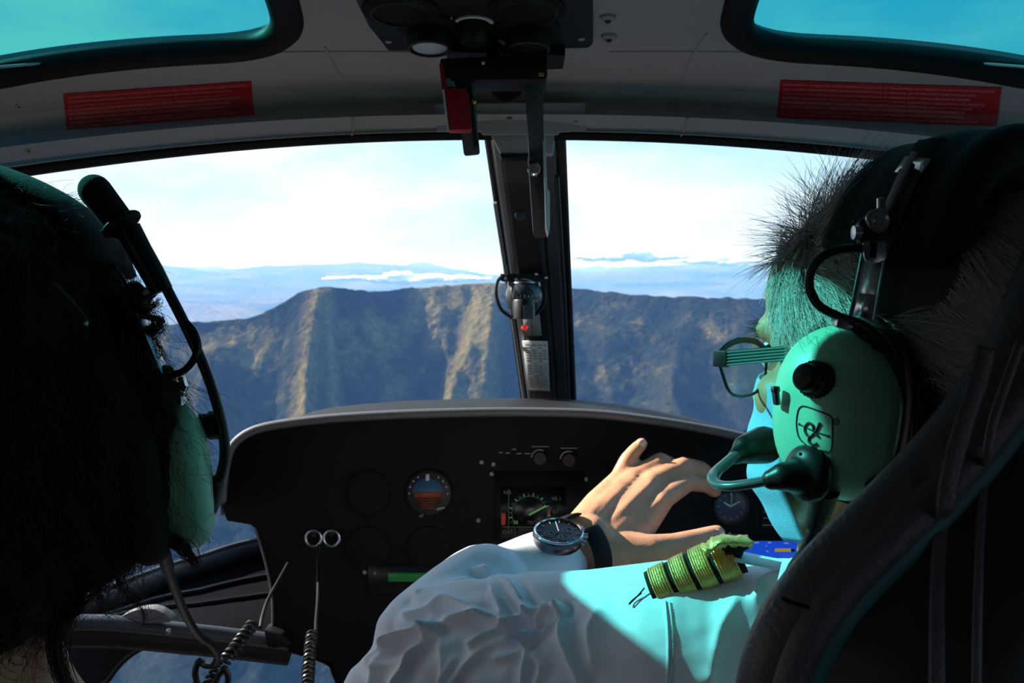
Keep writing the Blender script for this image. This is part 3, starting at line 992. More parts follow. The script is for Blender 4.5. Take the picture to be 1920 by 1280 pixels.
for (px, py) in ((728, 77), (1090, 72)):
    obj('screw', lathe([(.004, 0), (.004, .0015), (.002, .0025)], con(px, py), c_n, 14), M['grey'], oc)
for (px, py) in ((884, 90), (946, 84)):
    obj('toggle_tip', ball(con(px, py, .014), .003, seg=10, rings=8), M['steel'], oc)

# lever quadrant under the console
lq = thing('lever_quadrant', P(925, 130, 1.02), 'black lever quadrant with two hanging levers and a red guard below the overhead console', 'levers')
def pbox(pts, d, thick, m, name, parent, bevel=.002):
    return obj(name, px_poly(pts, d, thick, bevel), m, parent)
pbox([(824, 108), (1028, 100), (1026, 148), (1008, 150), (850, 150), (826, 140)], 1.00, .05, M['black'], 'pivot_block', lq, .004)
pbox([(1010, 136), (1020, 136), (1020, 142), (1010, 142)], .998, .003, M['orange'], 'index_mark', lq, .0005)
obj('bolt', ball(P(906, 117, .998), .003, seg=10, rings=8), M['steel'], lq)
obj('grommet', lathe([(.022, 0), (.022, .006), (.014, .012), (.001, .012)], P(950, 158, 1.13), -FWD, 28), M['matte'], lq)
def lever(name, top, bot, w_t, w_b, thick, m):
    a, b = P(*top), P(*bot)
    t = nrm(b - a); side = nrm(np.cross(t, FWD)); out = nrm(np.cross(side, t))
    hw_t, hw_b = w_t * top[2] / F / 2, w_b * bot[2] / F / 2
    L = np.linalg.norm(b - a)
    poly = round_poly([(-hw_t, 0), (hw_t, 0), (hw_b, L), (-hw_b, L)], [.001, .001, .004, .004], 4)
    return prism(poly, a - out * thick / 2, side, t, out * thick, .0012)
l1 = obj('fuel_lever', lever('l', (868, 140, 1.01), (885, 287, 1.06), 34, 30, .016, M['black']), M['black'], lq)
obj('lever_edge', lever('l', (886, 150, 1.006), (893, 270, 1.05), 7, 8, .018, M['postblue']), M['postblue'], l1)
obj('detent_pin', ball(P(889, 190, 1.0), .0032, seg=10, rings=8), M['brass'], l1)
rg = obj('red_guard', px_poly(round_poly([(831, 165), (876, 165), (884, 243), (840, 243)], [3, 8, 6, 3], 4), .995, .018, .0015), M['red'], lq, label='red sheet metal guard')
obj('guard_arm', px_poly([(823, 118), (832, 122), (836, 166), (831, 190), (828, 166)], .995, .014, .001), M['red'], rg)
obj('guard_rim', tube(PP([(831, 168, .994), (840, 242, .994)]), .0011, 6), M['white'], rg)
obj('guard_stop', px_poly([(835, 152), (852, 152), (854, 163), (838, 163)], 1.0, .01, .001), M['grey'], rg)
l2 = obj('rotor_brake_lever', [lever('l', (1000, 140, 1.02), (1006, 300, 1.08), 32, 28, .02, M['black']), lever('l', (1005, 295, 1.078), (1013, 440, 1.13), 30, 26, .02, M['black'])], M['black'], lq)
obj('lever_face', px_poly([(1016, 232), (1021, 232), (1026, 352), (1031, 360), (1031, 425), (1028, 441), (1024, 425), (1022, 352)], 1.055, .03, .0012), M['white'], l2, label='lever side coloured white for its sky reflection')  # white colour stands for the sky reflected on this side
obj('lever_catch', lathe([(.008, 0), (.008, .005), (.006, .007)], P(1001, 318, 1.062), -FWD, 18), M['chrome'], l2)
obj('catch_plate', px_poly([(993, 322), (1009, 322), (1008, 330), (996, 330)], 1.062, .004, .0006), M['steel'], l2)
# black scuffs / fixings on the lining right of the console
sf = thing('roof_fixing', roof_at(1140, 50), 'two small dark smudged fixings on the roof lining right of the overhead console', 'fixing')
for (px, py) in ((1140, 31), (1142, 67)):
    o, n = hit(roof_bvh, px, py)
    obj('clip', lathe([(.010, 0), (.009, .003), (.004, .005), (.001, .005)], o, n, 14), M['greycard'], sf)
    obj('clip_screw', ball(o + n * .004, .004, seg=10, rings=8), M['ink'], sf)

# ------------------------------------------------------------------ magnetic compass on the post
co_ = thing('magnetic_compass', P(980, 610, 1.40), 'black ball compass with a cable, clamped to the windscreen post', 'compass')
dC = 1.40
obj('bracket', px_poly(round_poly([(938, 513), (1024, 513), (1026, 525), (1018, 528), (944, 526), (938, 524)], 2, 3), dC, .03, .0015), M['black'], co_)
for (a, b) in ((948, 522), (968, 524), (1006, 514), (1024, 521)):
    obj('bracket_screw', ball(P(a, b, dC - .002), .0028, seg=10, rings=8), M['steel'], co_)
for a in (955, 975, 1008):
    obj('bracket_strut', tube(PP([(a, 525, dC + .012), (a + 2, 548, dC + .012)]), .004, 10), M['steel'], co_)
bc = P(983, 556, dC + .01)
obj('compass_bowl', ball(bc, .030, seg=28, rings=18), mat('compass_case', (0.03, 0.032, 0.036), 0.18), co_)
obj('bowl_cap', lathe([(.022, .020), (.021, .023), (.012, .028), (.001, .029)], bc, UP, 24), M['steel'], co_)
cardp = []
for k in range(9):
    a = math.radians(-48 + 96 * k / 8)
    o = bc - FWD * (.0305 * math.cos(a)) + RT * (.0305 * math.sin(a))
    cardp.append(box(o - UP * .001, RT, UP, FWD, .0008, .004 if k % 2 else .006, .0006))
obj('compass_card_marks', cardp, M['white'], co_)
for k, s_ in enumerate(('6', '3', 'N', '33')):
    a = math.radians(-30 + 20 * k)
    o = bc - FWD * (.0312 * math.cos(a)) + RT * (.0312 * math.sin(a)) - UP * .0105
    obj('compass_numeral', text_vf(s_, .008, o - RT * .002, RT, UP), M['white'], co_)
obj('bowl_ring', tube([bc + (RT * math.cos(t) + UP * math.sin(t)) * .0335 + FWD * .008 for t in np.linspace(-2.0, .9, 26)], .0022, 8), M['black'], co_)
cp = obj('light_housing', lathe([(.0175, 0), (.0175, .028), (.0165, .030), (.001, .030)], P(982, 598, dC - .018), UP, 24), M['black'], co_)
obj('housing_face', px_poly([(981, 572), (1000, 572), (1000, 598), (982, 598)], dC - .037, .006, .002), M['postblue'], cp)
obj('red_lamp', ball(P(984, 614, dC - .012), (.0055, .0055, .0048), seg=14, rings=10), mat('red_lamp', (0.75, 0.03, 0.03), 0.3, emit=((1.0, 0.05, 0.04), 0.35)), co_, label='small red lamp')
obj('compass_cable', tube(spline(PP([(942, 517, dC), (932, 530, dC - .01), (931, 555, dC - .015), (940, 580, dC - .015), (958, 594, dC - .01), (966, 598, dC - .01)]), 6), .0028, 8), M['cable'], co_)
obj('cable_stub', tube(PP([(948, 498, dC), (949, 514, dC)]), .003, 8), M['steel'], co_)
# cards on the post
def post_card(name, corners, d_t, d_b, m, label, rows=0):
    tl, tr, br, bl = corners
    a, b, c, d = P(*tl, d_t), P(*tr, d_t), P(*br, d_b), P(*bl, d_b)
    t = thing(name, (c + d) / 2, label, 'card')
    n = nrm(np.cross(b - a, d - a)); n = n if n @ FWD < 0 else -n
    obj('card', ([a, b, c, d, a - n * .001, b - n * .001, c - n * .001, d - n * .001], [(0, 1, 2, 3), (7, 6, 5, 4), (0, 4, 5, 1), (1, 5, 6, 2), (2, 6, 7, 3), (3, 7, 4, 0)]), m, t, smooth=False)
    def at(u, v):
        return (a * (1 - u) + b * u) * (1 - v) + (d * (1 - u) + c * u) * v + n * .0006
    return t, at
t_, at_ = post_card('deviation_card', [(979, 639), (1027, 640), (1031, 733), (990, 731)], 1.515, 1.59, M['paper'], 'white printed correction card in a column table on the windscreen post')
rows_ = []
for i in range(17):
    v = .06 + i * .0525
    for (u0, u1) in ((.10, .30), (.36, .54), (.60, .74), (.80, .95)):
        if (i * 7 + int(u0 * 10)) % 5 == 0: continue
        q = [at_(u0, v), at_(u1, v), at_(u1, v + .022), at_(u0, v + .022)]
        rows_.append((q, [(0, 1, 2, 3)]))
obj('printed_rows', rows_, M['grey'], t_, smooth=False)
rl = []
for i in range(18):
    v = .035 + i * .0525
    rl.append(([at_(.06, v), at_(.96, v), at_(.96, v + .004), at_(.06, v + .004)], [(0, 1, 2, 3)]))
obj('ruled_lines', rl, M['grey'], t_, smooth=False)
t_, at_ = post_card('grey_post_card', [(980, 592), (1012, 590), (1016, 629), (982, 630)], 1.475, 1.50, M['greycard'], 'small plain grey card on the post just under the compass')
obj('card_fold', ([at_(.48, 0), at_(.51, 0), at_(.51, 1), at_(.48, 1)], [(0, 1, 2, 3)]), M['ink'], t_, smooth=False)
obj('post_plug', lathe([(.008, 0), (.008, .002), (.006, .003)], P(975, 404, 1.335), -FWD, 18), M['postblue'], post)

# ------------------------------------------------------------------ instrument panel
ip = thing('instrument_panel', P(980, 1290, 1.28), 'black instrument panel under a curved hood with a pale grey front edge', 'instrument panel')
LIP = [(417, 940), (419, 905), (424, 872), (431, 846), (446, 824), (475, 806), (520, 795), (600, 785), (700, 778), (830, 773), (960, 771), (1100, 774), (1200, 784), (1300, 799), (1400, 820), (1500, 848), (1600, 884), (1720, 940)]
DL = 1.15
lip = spline(PP(LIP, DL), 6)
obj('hood_edge', tube(lip, .0055, 10, ref=FWD, flat=.0055), M['hood'], ip, label='pale grey rounded front edge of the hood')
def hood_fn(u, v):
    k = u * (len(lip) - 1); i = min(int(k), len(lip) - 2); t = k - i
    a = lip[i] * (1 - t) + lip[i + 1] * t
    px, py, d = proj(a[None])
    b = P(960 + (px[0] - 960) * (1.0 + .0), py[0] + 26, 1.66)
    return a * (1 - v) + b * v
hv_, hf_ = grid(80, 8, hood_fn)
obj('hood', evaluated(hv_, hf_, [('SOLIDIFY', dict(thickness=0.006, offset=0.0))]), M['hood'], ip, sharp=None)
# inner face of the hood (dark) and panel
DP = 1.235
face = [(418, 940), (421, 905), (426, 875), (433, 850), (448, 828), (477, 810), (520, 800), (600, 791), (700, 784), (830, 779), (960, 777), (1100, 780), (1200, 790), (1300, 805), (1400, 826), (1500, 854), (1600, 890), (1720, 945), (1720, 1420), (660, 1420), (634, 1290), (624, 1243), (528, 1211), (509, 1190), (508, 1120), (498, 1055), (478, 990), (470, 983), (426, 976), (416, 950)]
obj('panel_body', px_poly(face, DP, .36, .0), M['panel'], ip, sharp=25)
obj('side_edge', tube(spline(PP([(478, 988, DP - .002), (498, 1055, DP - .002), (510, 1120, DP - .002), (511, 1192, DP - .002)]), 6), .0018, 8), M['hood'], ip)
def on_panel(px, py, lift=0.0):
    return P(px, py, DP - lift)
SP = DP / F
def disc(px, py, r_px, lift, thick, m, name, parent, n=32):
    return obj(name, lathe([(r_px * SP, 0), (r_px * SP, thick), (r_px * SP * .96, thick + .0004), (.0005, thick + .0004)], on_panel(px, py, lift), -FWD, n), m, parent)
def ring(px, py, r_px, w_px, lift, m, name, parent, a0=0, a1=360, n=40):
    c = on_panel(px, py, lift)
    full = abs(a1 - a0) >= 360
    ang = np.radians(np.linspace(a0, a1, n, endpoint=not full))
    pts = [c + (RT * math.cos(a) + UP * math.sin(a)) * r_px * SP for a in ang]
    return obj(name, tube(pts, w_px * SP / 2, 6, closed=full), m, parent)
def flat(poly, lift, m, name, parent, thick=.0006):
    return obj(name, px_poly(poly, DP - lift, thick, 0), m, parent, smooth=False)
def rect(x0, y0, x1, y1, *a, **k):
    return flat([(x0, y0), (x1, y0), (x1, y1), (x0, y1)], *a, **k)

# artificial horizon
ah = disc(804, 925, 44, .0, .004, M['black'], 'attitude_indicator', ip)
ring(804, 925, 43, 4, .005, M['panel'], 'bezel', ah)
def half_disc(cx, cy, r, a0, a1, y_cut=None):
    return [(cx + r * math.cos(math.radians(a)), cy - r * math.sin(math.radians(a))) for a in np.linspace(a0, a1, 24)]
flat(half_disc(802, 925, 29, 2, 178), .0062, M['adisky'], 'sky_half', ah)
flat([(774, 922), (829, 922), (826, 932), (778, 932)], .0068, M['adiorange'], 'horizon_band', ah)
flat(half_disc(802, 927, 27, 182, 358), .0062, M['adiearth'], 'earth_half', ah)
for i in range(4):
    rect(784 + i * 2, 936 + i * 5, 820 - i * 2, 937.4 + i * 5, .0072, M['adiorange'], 'pitch_line', ah)
rect(798, 889, 805, 901, .0072, M['white'], 'roll_pointer', ah)
for a in (20, 40, 58, 122, 140, 160, 180, 0):
    c = (803 + 36 * math.cos(math.radians(a)), 925 - 36 * math.sin(math.radians(a)))
    rect(c[0] - 1.4, c[1] - 1.4, c[0] + 1.4, c[1] + 1.4, .0062, M['white'], 'roll_mark', ah)
flat([(818, 952), (833, 949), (834, 953), (819, 957)], .0075, M['grey'], 'slip_mark', ah)
rect(786, 964, 794, 969, .0062, M['grey'], 'setting_mark', ah)
# two unlit instruments on the passenger side of the panel, their bezels only just visible
for (px, py, r) in ((690, 925, 42), (690, 1030, 42), (804, 1030, 42)):
    q = disc(px, py, r, .0, .002, M['panel'], 'unlit_instrument', ip)
    ring(px, py, r, 3, .004, M['panel'], 'bezel', q)
# engine display
ed = rect(928, 884, 1096, 1016, .004, M['black'], 'engine_display', ip, thick=.006)
rect(938, 912, 1062, 1008, .0052, M['screen'], 'screen_glass', ed)
for k in range(16):
    a = math.radians(205 - k * 14.0)
    c0 = (993 + 34 * math.cos(a), 963 - 34 * math.sin(a)); c1 = (993 + 39 * math.cos(a), 963 - 39 * math.sin(a))
    obj('scale_tick', tube([on_panel(*c0, .006), on_panel(*c1, .006)], .0006, 5), M['scrgreen'] if k % 2 else M['scrdim'], ed)
ring(993, 963, 33, 1.1, .006, M['scrdim'], 'scale_arc', ed, -20, 205)
obj('needle', tube([on_panel(992, 965, .0065), on_panel(1024, 948, .0065)], .0013, 6), M['scrgreen'], ed)
flat([(1028, 956), (1032, 954), (1031, 968), (1027, 966)], .006, M['scrred'], 'limit_mark', ed)
for i, (a, b, s_, sz, mm) in enumerate(((1034, 938, '98.1', 9, 'scrdim'), (1036, 962, '67', 9, 'scrdim'), (962, 982, '36', 8, 'scrgreen'), (988, 983, 'TRQ', 8, 'scrdim'), (1018, 976, '10', 7, 'scrdim'), (944, 926, 'NG', 8, 'scrdim'), (942, 1000, 'OAT', 8, 'scrdim'))):
    obj('readout', text_vf(s_, sz * SP * 1.2, on_panel(a, b, .0055), RT, UP), M[mm], ed)
for (x0, y0, x1, y1) in ((953, 916, 954.4, 992), (942, 987, 1056, 988.2), (966, 990, 967, 1006)):
    rect(x0, y0, x1, y1, .0056, M['scrdim'], 'screen_rule', ed)
rect(940, 962, 948, 984, .0056, M['scrred'], 'warning_bar', ed)
for (px, py) in ((922, 888), (1014, 893), (1098, 898), (903, 866), (925, 870), (897, 975)):
    s_ = disc(px, py, 4, .001, .002, M['greycard'], 'panel_screw', ip, 14)
# dimmer knobs under the hood
for px, py in ((1012, 858), (1066, 861)):
    kn = disc(px, py, 12, .002, .010, M['black'], 'dimmer_knob', ip, 28)
    ring(px, py, 15, 3.2, .004, M['grey'], 'dimmer_scale', kn, 62, 178, 20)
    rect(px - 15, py - 22, px + 17, py - 20, .002, M['grey'], 'dimmer_legend', kn)
for i, (a, b) in enumerate(((935, 847), (948, 848), (959, 841), (968, 849), (984, 849))):
    rect(a, b, a + 7 + i, b + 2.2, .002, M['grey'], 'panel_legend', ip)
# radio with a green display
ra = rect(690, 1060, 905, 1112, .006, M['black'], 'radio', ip, thick=.008)
rect(728, 1074, 800, 1090, .0072, M['lcdgreen'], 'radio_display', ra)
obj('radio_digits', text_vf('118.500', 13 * SP, on_panel(738, 1088, .0085), RT, UP), M['lcdgreen'], ra)
rect(800, 1075, 826, 1089, .0074, M['lcdbright'], 'radio_display_lit', ra)
obj('radio_symbol', text_vf('a', 14 * SP, on_panel(700, 1078, .008), RT, UP), M['grey'], ra)
disc(684, 1072, 4, .003, .002, M['greycard'], 'panel_screw', ip, 14)
# clock, gauge under the wrist, red switch
ck = disc(1370, 949, 34, .0, .004, M['black'], 'clock', ip)
disc(1370, 949, 29, .004, .001, M['clockface'], 'clock_face', ck)
for k in range(12):
    a = math.radians(30 * k)
    c0 = (1370 + 21 * math.cos(a), 949 - 21 * math.sin(a)); c1 = (1370 + 25 * math.cos(a), 949 - 25 * math.sin(a))
    obj('hour_mark', tube([on_panel(*c0, .0062), on_panel(*c1, .0062)], .0009, 5), M['grey'], ck)
for (x0, y0, x1, y1, w) in ((1370, 949, 1387, 939, .0013), (1370, 949, 1357, 941, .0013), (1371, 951, 1372, 924, .0006)):
    obj('clock_hand', tube([on_panel(x0, y0, .0066), on_panel(x1, y1, .0066)], w, 6), M['white'], ck)
sw = rect(1428, 926, 1470, 986, .004, M['black'], 'guarded_switch', ip, thick=.006)
rect(1444, 944, 1459, 976, .010, M['red'], 'red_switch', sw, thick=.008)
ring(1450, 960, 0.1, .1, .004, M['grey'], 'switch_dot', sw)
obj('switch_frame', tube([on_panel(a, b, .006) for a, b in ((1430, 984), (1466, 984), (1468, 930))], .0010, 6), M['grey'], sw)
for i, (a, b) in enumerate(((1443, 932), (1433, 946), (1432, 958), (1432, 970))):
    rect(a, b, a + 12, b + 2.4, .0055, M['grey'], 'switch_legend', sw)
ga = disc(1160, 1115, 40, .0, .004, M['black'], 'lower_gauge', ip)
ring(1160, 1115, 37, 2, .005, M['panel'], 'bezel', ga)
for k in range(9):
    a = math.radians(20 + 17 * k)
    c0 = (1160 + 28 * math.cos(a), 1115 - 28 * math.sin(a)); c1 = (1160 + 33 * math.cos(a), 1115 - 33 * math.sin(a))
    obj('scale_tick', tube([on_panel(*c0, .006), on_panel(*c1, .006)], .0009, 5), M['grey'], ga)
obj('needle', tube([on_panel(1160, 1115, .0066), on_panel(1161, 1138, .0066)], .001, 6), M['white'], ga)
# moving-map display
mp = rect(1330, 1004, 1540, 1130, .006, M['black'], 'map_display', ip, thick=.008)
rect(1366, 1014, 1506, 1110, .0072, M['scrblue'], 'map_screen', mp)
rect(1453, 1028, 1483, 1034, .0078, M['scryellow'], 'screen_tab', mp)
rect(1483, 1029, 1491, 1034, .0078, M['screen'], 'screen_tab_end', mp)
for (a, b, w) in ((1412, 1016, 18), (1440, 1016, 10), (1470, 1017, 14), (1378, 1016, 12), (1436, 1022, 3), (1437, 1032, 6)):
    rect(a, b, a + w * .6, b + 2.0, .0078, M['scrwhite'], 'screen_text', mp)
rect(1384, 1025, 1394, 1029, .0078, M['scrred'], 'screen_flag', mp)
rect(1384, 1030, 1385.2, 1060, .0078, M['screen'], 'screen_rule', mp)
rect(1372, 1001, 1392, 1003.5, .0075, M['grey'], 'display_legend', mp)
# headset hooks
for px in (588, 622):
    o = on_panel(px, 1009, .012)
    hk = obj('cord_ring', tube([o + (RT * math.cos(a) + UP * math.sin(a)) * 14.5 * SP for a in np.linspace(0, 2 * math.pi, 28, endpoint=False)], .0022, 8, closed=True), M['steel'], ip)
    obj('ring_stem', tube([o + UP * 8 * SP, o + UP * 8 * SP + FWD * .014], .004, 8), M['black'], hk)
for (px, py) in ((678, 1184), (676, 1222), (690, 972)):
    disc(px, py, 5, .001, .002, M['panel'], 'panel_screw', ip, 14)

# ------------------------------------------------------------------ lower nose structure on the left
ns = thing('nose_frame', P(300, 1230, 1.3), 'dark lower nose frame with curved sill and ledge left of the instrument panel', 'frame')
sill = LOW[4:70]
obj('sill', tube(sill + A(0, -.004, -.018), .020, 12, ref=A(0, 0, 1), flat=.026), M['post'], ns)
obj('sill_rim', tube(sill + A(0, -.012, .003), .0030, 8), M['postlight'], ns)
LEDGE = spline(PP([(-60, 1150, 1.10), (100, 1160, 1.13), (214, 1163, 1.16), (340, 1176, 1.2), (430, 1186, 1.23), (540, 1200, 1.26)]), 6)
obj('ledge', tube(LEDGE + A(0, 0, -.004), .010, 12, ref=A(0, 0, 1), flat=.014), M['postblue'], ns)
obj('ledge_apron', tube(LEDGE + A(0, .006, -.024), .016, 12, ref=A(0, 0, 1), flat=.012), M['post'], ns)
for (px, py, d) in ((316, 1183, 1.16), (506, 1196, 1.22)):
    obj('ledge_bolt', ball(P(px, py, d), .0038, seg=12, rings=8), M['steel'], ns)
obj('ledge_bracket', px_poly([(494, 1180), (528, 1188), (548, 1206), (520, 1216), (500, 1214)], 1.21, .03, .003), M['black'], ns)
def inner_skin(u, v):
    a = sill[min(int(u * (len(sill) - 1)), len(sill) - 1)] + A(0, -.01, -.025)
    k = u * (len(LEDGE) - 1); i = min(int(k), len(LEDGE) - 2)
    b = LEDGE[i] + (LEDGE[i + 1] - LEDGE[i]) * (k - i) + A(0, .02, -.005)
    return a * (1 - v) + b * v + A(0, .03, -.02) * math.sin(math.pi * v)
obj('inner_skin', grid(40, 12, inner_skin), mat('dark_felt_lining', (0.004, 0.004, 0.006), 0.95, spec=0.04), ns, sharp=None)
rt_ = LOW[66:]
def nose_fn(u, v):
    k = u * (len(rt_) - 1); i = min(int(k), len(rt_) - 2)
    a = rt_[i] + (rt_[i + 1] - rt_[i]) * (k - i)
    b = A(a[0] * .9, max(1.28, a[1] - .35 - .1 * v), zf)
    return a * (1 - v) + b * v + A(0, .10, -.05) * math.sin(math.pi * v)
obj('nose_skin', grid(40, 14, nose_fn), M['matte'], ns, sharp=None)
for off in (.35, .62):
    obj('skin_rib', tube([inner_skin(u, off) + A(0, -.003, .003) for u in np.linspace(.12, .98, 24)], .005, 8), M['post'], ns)
obj('skin_pad', px_poly(spline([(222, 1160), (250, 1145), (285, 1141), (310, 1152), (318, 1166), (240, 1168)], 4, True), 1.165, .02, .002), M['postlight'], ns)
# chin window: a rounded pane in the dark nose floor under the ledge
nf = thing('window_5', P(400, 1330, 1.35), kind='structure', label='rounded chin window in the nose floor under the ledge')
hole = [(196, 1300), (205, 1272), (230, 1240), (262, 1217), (300, 1204), (350, 1200), (430, 1203), (530, 1216), (610, 1240), (626, 1262), (632, 1300), (600, 1420), (420, 1470), (260, 1420)]
hole = [tuple(p) for p in spline(hole, 5, True)]
ctr = np.mean(hole, 0)
dN = 1.36
HV, HF = [], []
for k, s in enumerate((1.0, 1.0, 1.9)):
    for (a, b) in hole:
        q = P(ctr[0] + (a - ctr[0]) * s, max(ctr[1] + (b - ctr[1]) * s, min(b, 1186)), dN + (.015 if k == 0 else 0))
        HV.append(q)
nh = len(hole)
for k in range(2):
    for i in range(nh):
        j = (i + 1) % nh
        HF.append((k * nh + i, k * nh + j, (k + 1) * nh + j, (k + 1) * nh + i))
obj('nose_floor', (HV, HF), M['matte'], nf, sharp=35)
obj('chin_pane', ([P(a, b, dN + .012) for a, b in hole], [tuple(range(nh))]), M['windscreen'], nf, smooth=False)
obj('chin_seal', tube([P(a, b, dN - .001) for a, b in hole], .004, 8, closed=True), M['rubber'], nf)
# ------------------------------------------------------------------ coiled headset cords
def coil(path, R, r, pitch):
    p = spline(path, 12)
    seg = np.linalg.norm(np.diff(p, axis=0), axis=1); s = np.concatenate([[0], np.cumsum(seg)])
    turns = s[-1] / pitch
    n = int(turns * 12)
    q = np.linspace(0, s[-1], n)
    c = np.stack([np.interp(q, s, p[:, k]) for k in range(3)], 1)
    t = np.gradient(c, axis=0); t /= np.linalg.norm(t, axis=1)[:, None]
    u = nrm(np.cross(t[0], FWD)); out = []
    for i in range(n):
        u = nrm(u - t[i] * (u @ t[i])); w = np.cross(t[i], u)
        a = 2 * math.pi * q[i] / pitch
        out.append(c[i] + (u * math.cos(a) + w * math.sin(a)) * R)
    return tube(np.array(out), r, 6)
c1 = thing('coiled_cord', P(585, 1280, .95), 'black coiled headset cord hanging straight down in front of the instrument panel', 'cord', 'coiled headset cords')
obj('straight_lead', tube(spline(PP([(598, 1022, 1.21), (597, 1060, 1.15), (596, 1120, 1.08), (593, 1160, 1.03), (592, 1192, .99)]), 8), .0022, 8), M['cable'], c1)
obj('coil', coil(PP([(585, 1188, .98), (580, 1235, .95), (574, 1330, .90)]), .0052, .0021, .0052), M['cable'], c1)
c2 = thing('coiled_cord', P(420, 1270, .90), 'black coiled headset cord slanting down left to a knot of cables', 'cord', 'coiled headset cords')
obj('straight_lead', tube(spline(PP([(540, 1056, 1.12), (520, 1092, 1.08), (502, 1125, 1.04), (492, 1155, 1.0), (488, 1176, .98)]), 8), .0022, 8), M['cable'], c2)
obj('coil', coil(PP([(474, 1170, .97), (440, 1215, .94), (404, 1262, .92), (385, 1300, .90)]), .0055, .0022, .0064), M['cable'], c2)
obj('loop', tube(spline(PP([(372, 1238, .90), (366, 1262, .90), (376, 1290, .90), (400, 1284, .90), (412, 1262, .89), (420, 1252, .89), (428, 1270, .89), (424, 1300, .89)]), 8), .0032, 8), M['cable'], c2)
# ------------------------------------------------------------------ people: shared head
def head_parts(H, f, l, u, k=1.0):
    """head around centre H with forward, left and up axes; 23 cm tall"""
    def q(a, b, c):
        return H + (f * a + l * b + u * c) * k
    ax = (f, l, u)
    R = lambda *r: tuple(t * k for t in r)
    out = [ball(q(-.012, 0, .030), R(.098, .0765, .085), ax, 28, 18), ball(q(.030, 0, .040), R(.058, .060, .058), ax, 24, 16),
           ball(q(.034, 0, -.040), R(.052, .056, .074), ax, 24, 16), ball(q(.058, 0, -.096), R(.028, .030, .021), ax)]
    for s in (-1, 1):
        out += [cone(q(.0, s * .052, -.050), .022 * k, q(.056, s * .016, -.096), .017 * k),
                cone(q(-.005, s * .060, -.012), .018 * k, q(.0, s * .052, -.055), .021 * k),
                ball(q(.052, s * .036, -.028), R(.025, .024, .022), ax),
                cone(q(.074, s * .010, .020), .011 * k, q(.066, s * .042, .018), .010 * k),
                ball(q(.096, s * .010, -.034), R(.011, .009, .008), ax),
                ball(q(-.014, s * .079, -.012), R(.018, .007, .031), ax), ball(q(-.022, s * .084, -.004), R(.012, .005, .024), ax)]
    out += [cone(q(.084, 0, .006), .008 * k, q(.106, 0, -.030), .011 * k), ball(q(.083, 0, -.058), R(.013, .024, .007), ax), ball(q(.081, 0, -.068), R(.012, .021, .008), ax),
            cone(q(-.028, 0, -.060), .056 * k, q(-.045, 0, -.150), .058 * k)]
    return out, q

# ------------------------------------------------------------------ pilot
HP = P(1682, 672, .605)
hf = nrm(A(-.53, .85, -.06)); hl = A(-.85, -.53, .06); hl = nrm(hl - hf * (hl @ hf)); hu = np.cross(hf, hl); hu = hu if hu[2] > 0 else -hu
hp, HQ = head_parts(HP, hf, hl, hu, 1.08)
NECK = P(1655, 1040, .64); SHL = P(1285, 1215, .69); ELB = P(808, 1212, .84); WR0 = P(1015, 1052, .965); WR = P(1096, 1022, 1.0)
CHEST = A(.285, .60, Z0 - .42); SHR = A(.43, .56, Z0 - .26)
body = list(hp)
body += chain([(HQ(-.035, 0, -.10), .056), (NECK, .060), (CHEST, .11)])
body += [ball(CHEST + A(0, .02, -.05), (.17, .115, .20)), ball(CHEST + A(0, .03, -.30), (.16, .12, .20))]
body += chain([(NECK + A(0, .01, -.06), .036), (P(1470, 1175, .665), .036), (SHL, .050), (ELB, .040), (WR0, .031), (WR, .030)])
body += chain([(NECK + A(0, .01, -.03), .055), (SHR, .058), (SHR + A(.05, .10, -.26), .045), (SHR + A(-.02, .32, -.30), .032), (SHR + A(-.06, .40, -.30), .028)])
# left hand: back of the hand to the viewer, little finger lifted, thumb low on the right
K_ = dict(pinky=P(1158, 900, 1.112), ring=P(1190, 894, 1.112), middle=P(1222, 904, 1.100), index=P(1243, 934, 1.082))
w1, w2 = P(1090, 992, 1.012), P(1108, 1048, .990)
hand = [ball((w1 + w2) / 2, (.033, .026, .034))]
hand += chain([(w1, .021), (P(1122, 945, 1.062), .018), (K_['pinky'], .0125)])
hand += chain([(w1, .022), (P(1148, 945, 1.062), .019), (K_['ring'], .0135)])
hand += chain([(w2, .023), (P(1172, 965, 1.050), .021), (K_['middle'], .0145)])
hand += chain([(w2, .024), (P(1188, 1000, 1.035), .021), (K_['index'], .0145)])
hand += chain([(w2, .024), (P(1165, 1034, 1.005), .024), (P(1215, 1034, 1.005), .020), (P(1262, 1024, 1.018), .0150), (P(1305, 1012, 1.035), .0128), (P(1344, 1000, 1.050), .0105)])
hand += chain([(K_['pinky'], .0115), (P(1176, 862, 1.122), .0104), (P(1190, 845, 1.128), .0096), (P(1203, 832, 1.132), .0084)])
hand += chain([(K_['ring'], .0128), (P(1238, 864, 1.128), .0115), (P(1266, 874, 1.155), .0102), (P(1278, 894, 1.170), .0090)])
hand += chain([(K_['middle'], .0135), (P(1280, 873, 1.128), .0120), (P(1314, 878, 1.150), .0106), (P(1334, 892, 1.165), .0092)])
hand += chain([(K_['index'], .0138), (P(1290, 903, 1.118), .0122), (P(1324, 908, 1.145), .0108), (P(1340, 920, 1.165), .0092)])
pilot = thing('person', A(.28, .60, Z0 - .95), 'grey-haired pilot in a white shirt seen from behind, left arm reaching to the panel', 'person')
bv, bf = fuse(body + hand, .0028, 4)
bnm = normals_of(bv, bf)
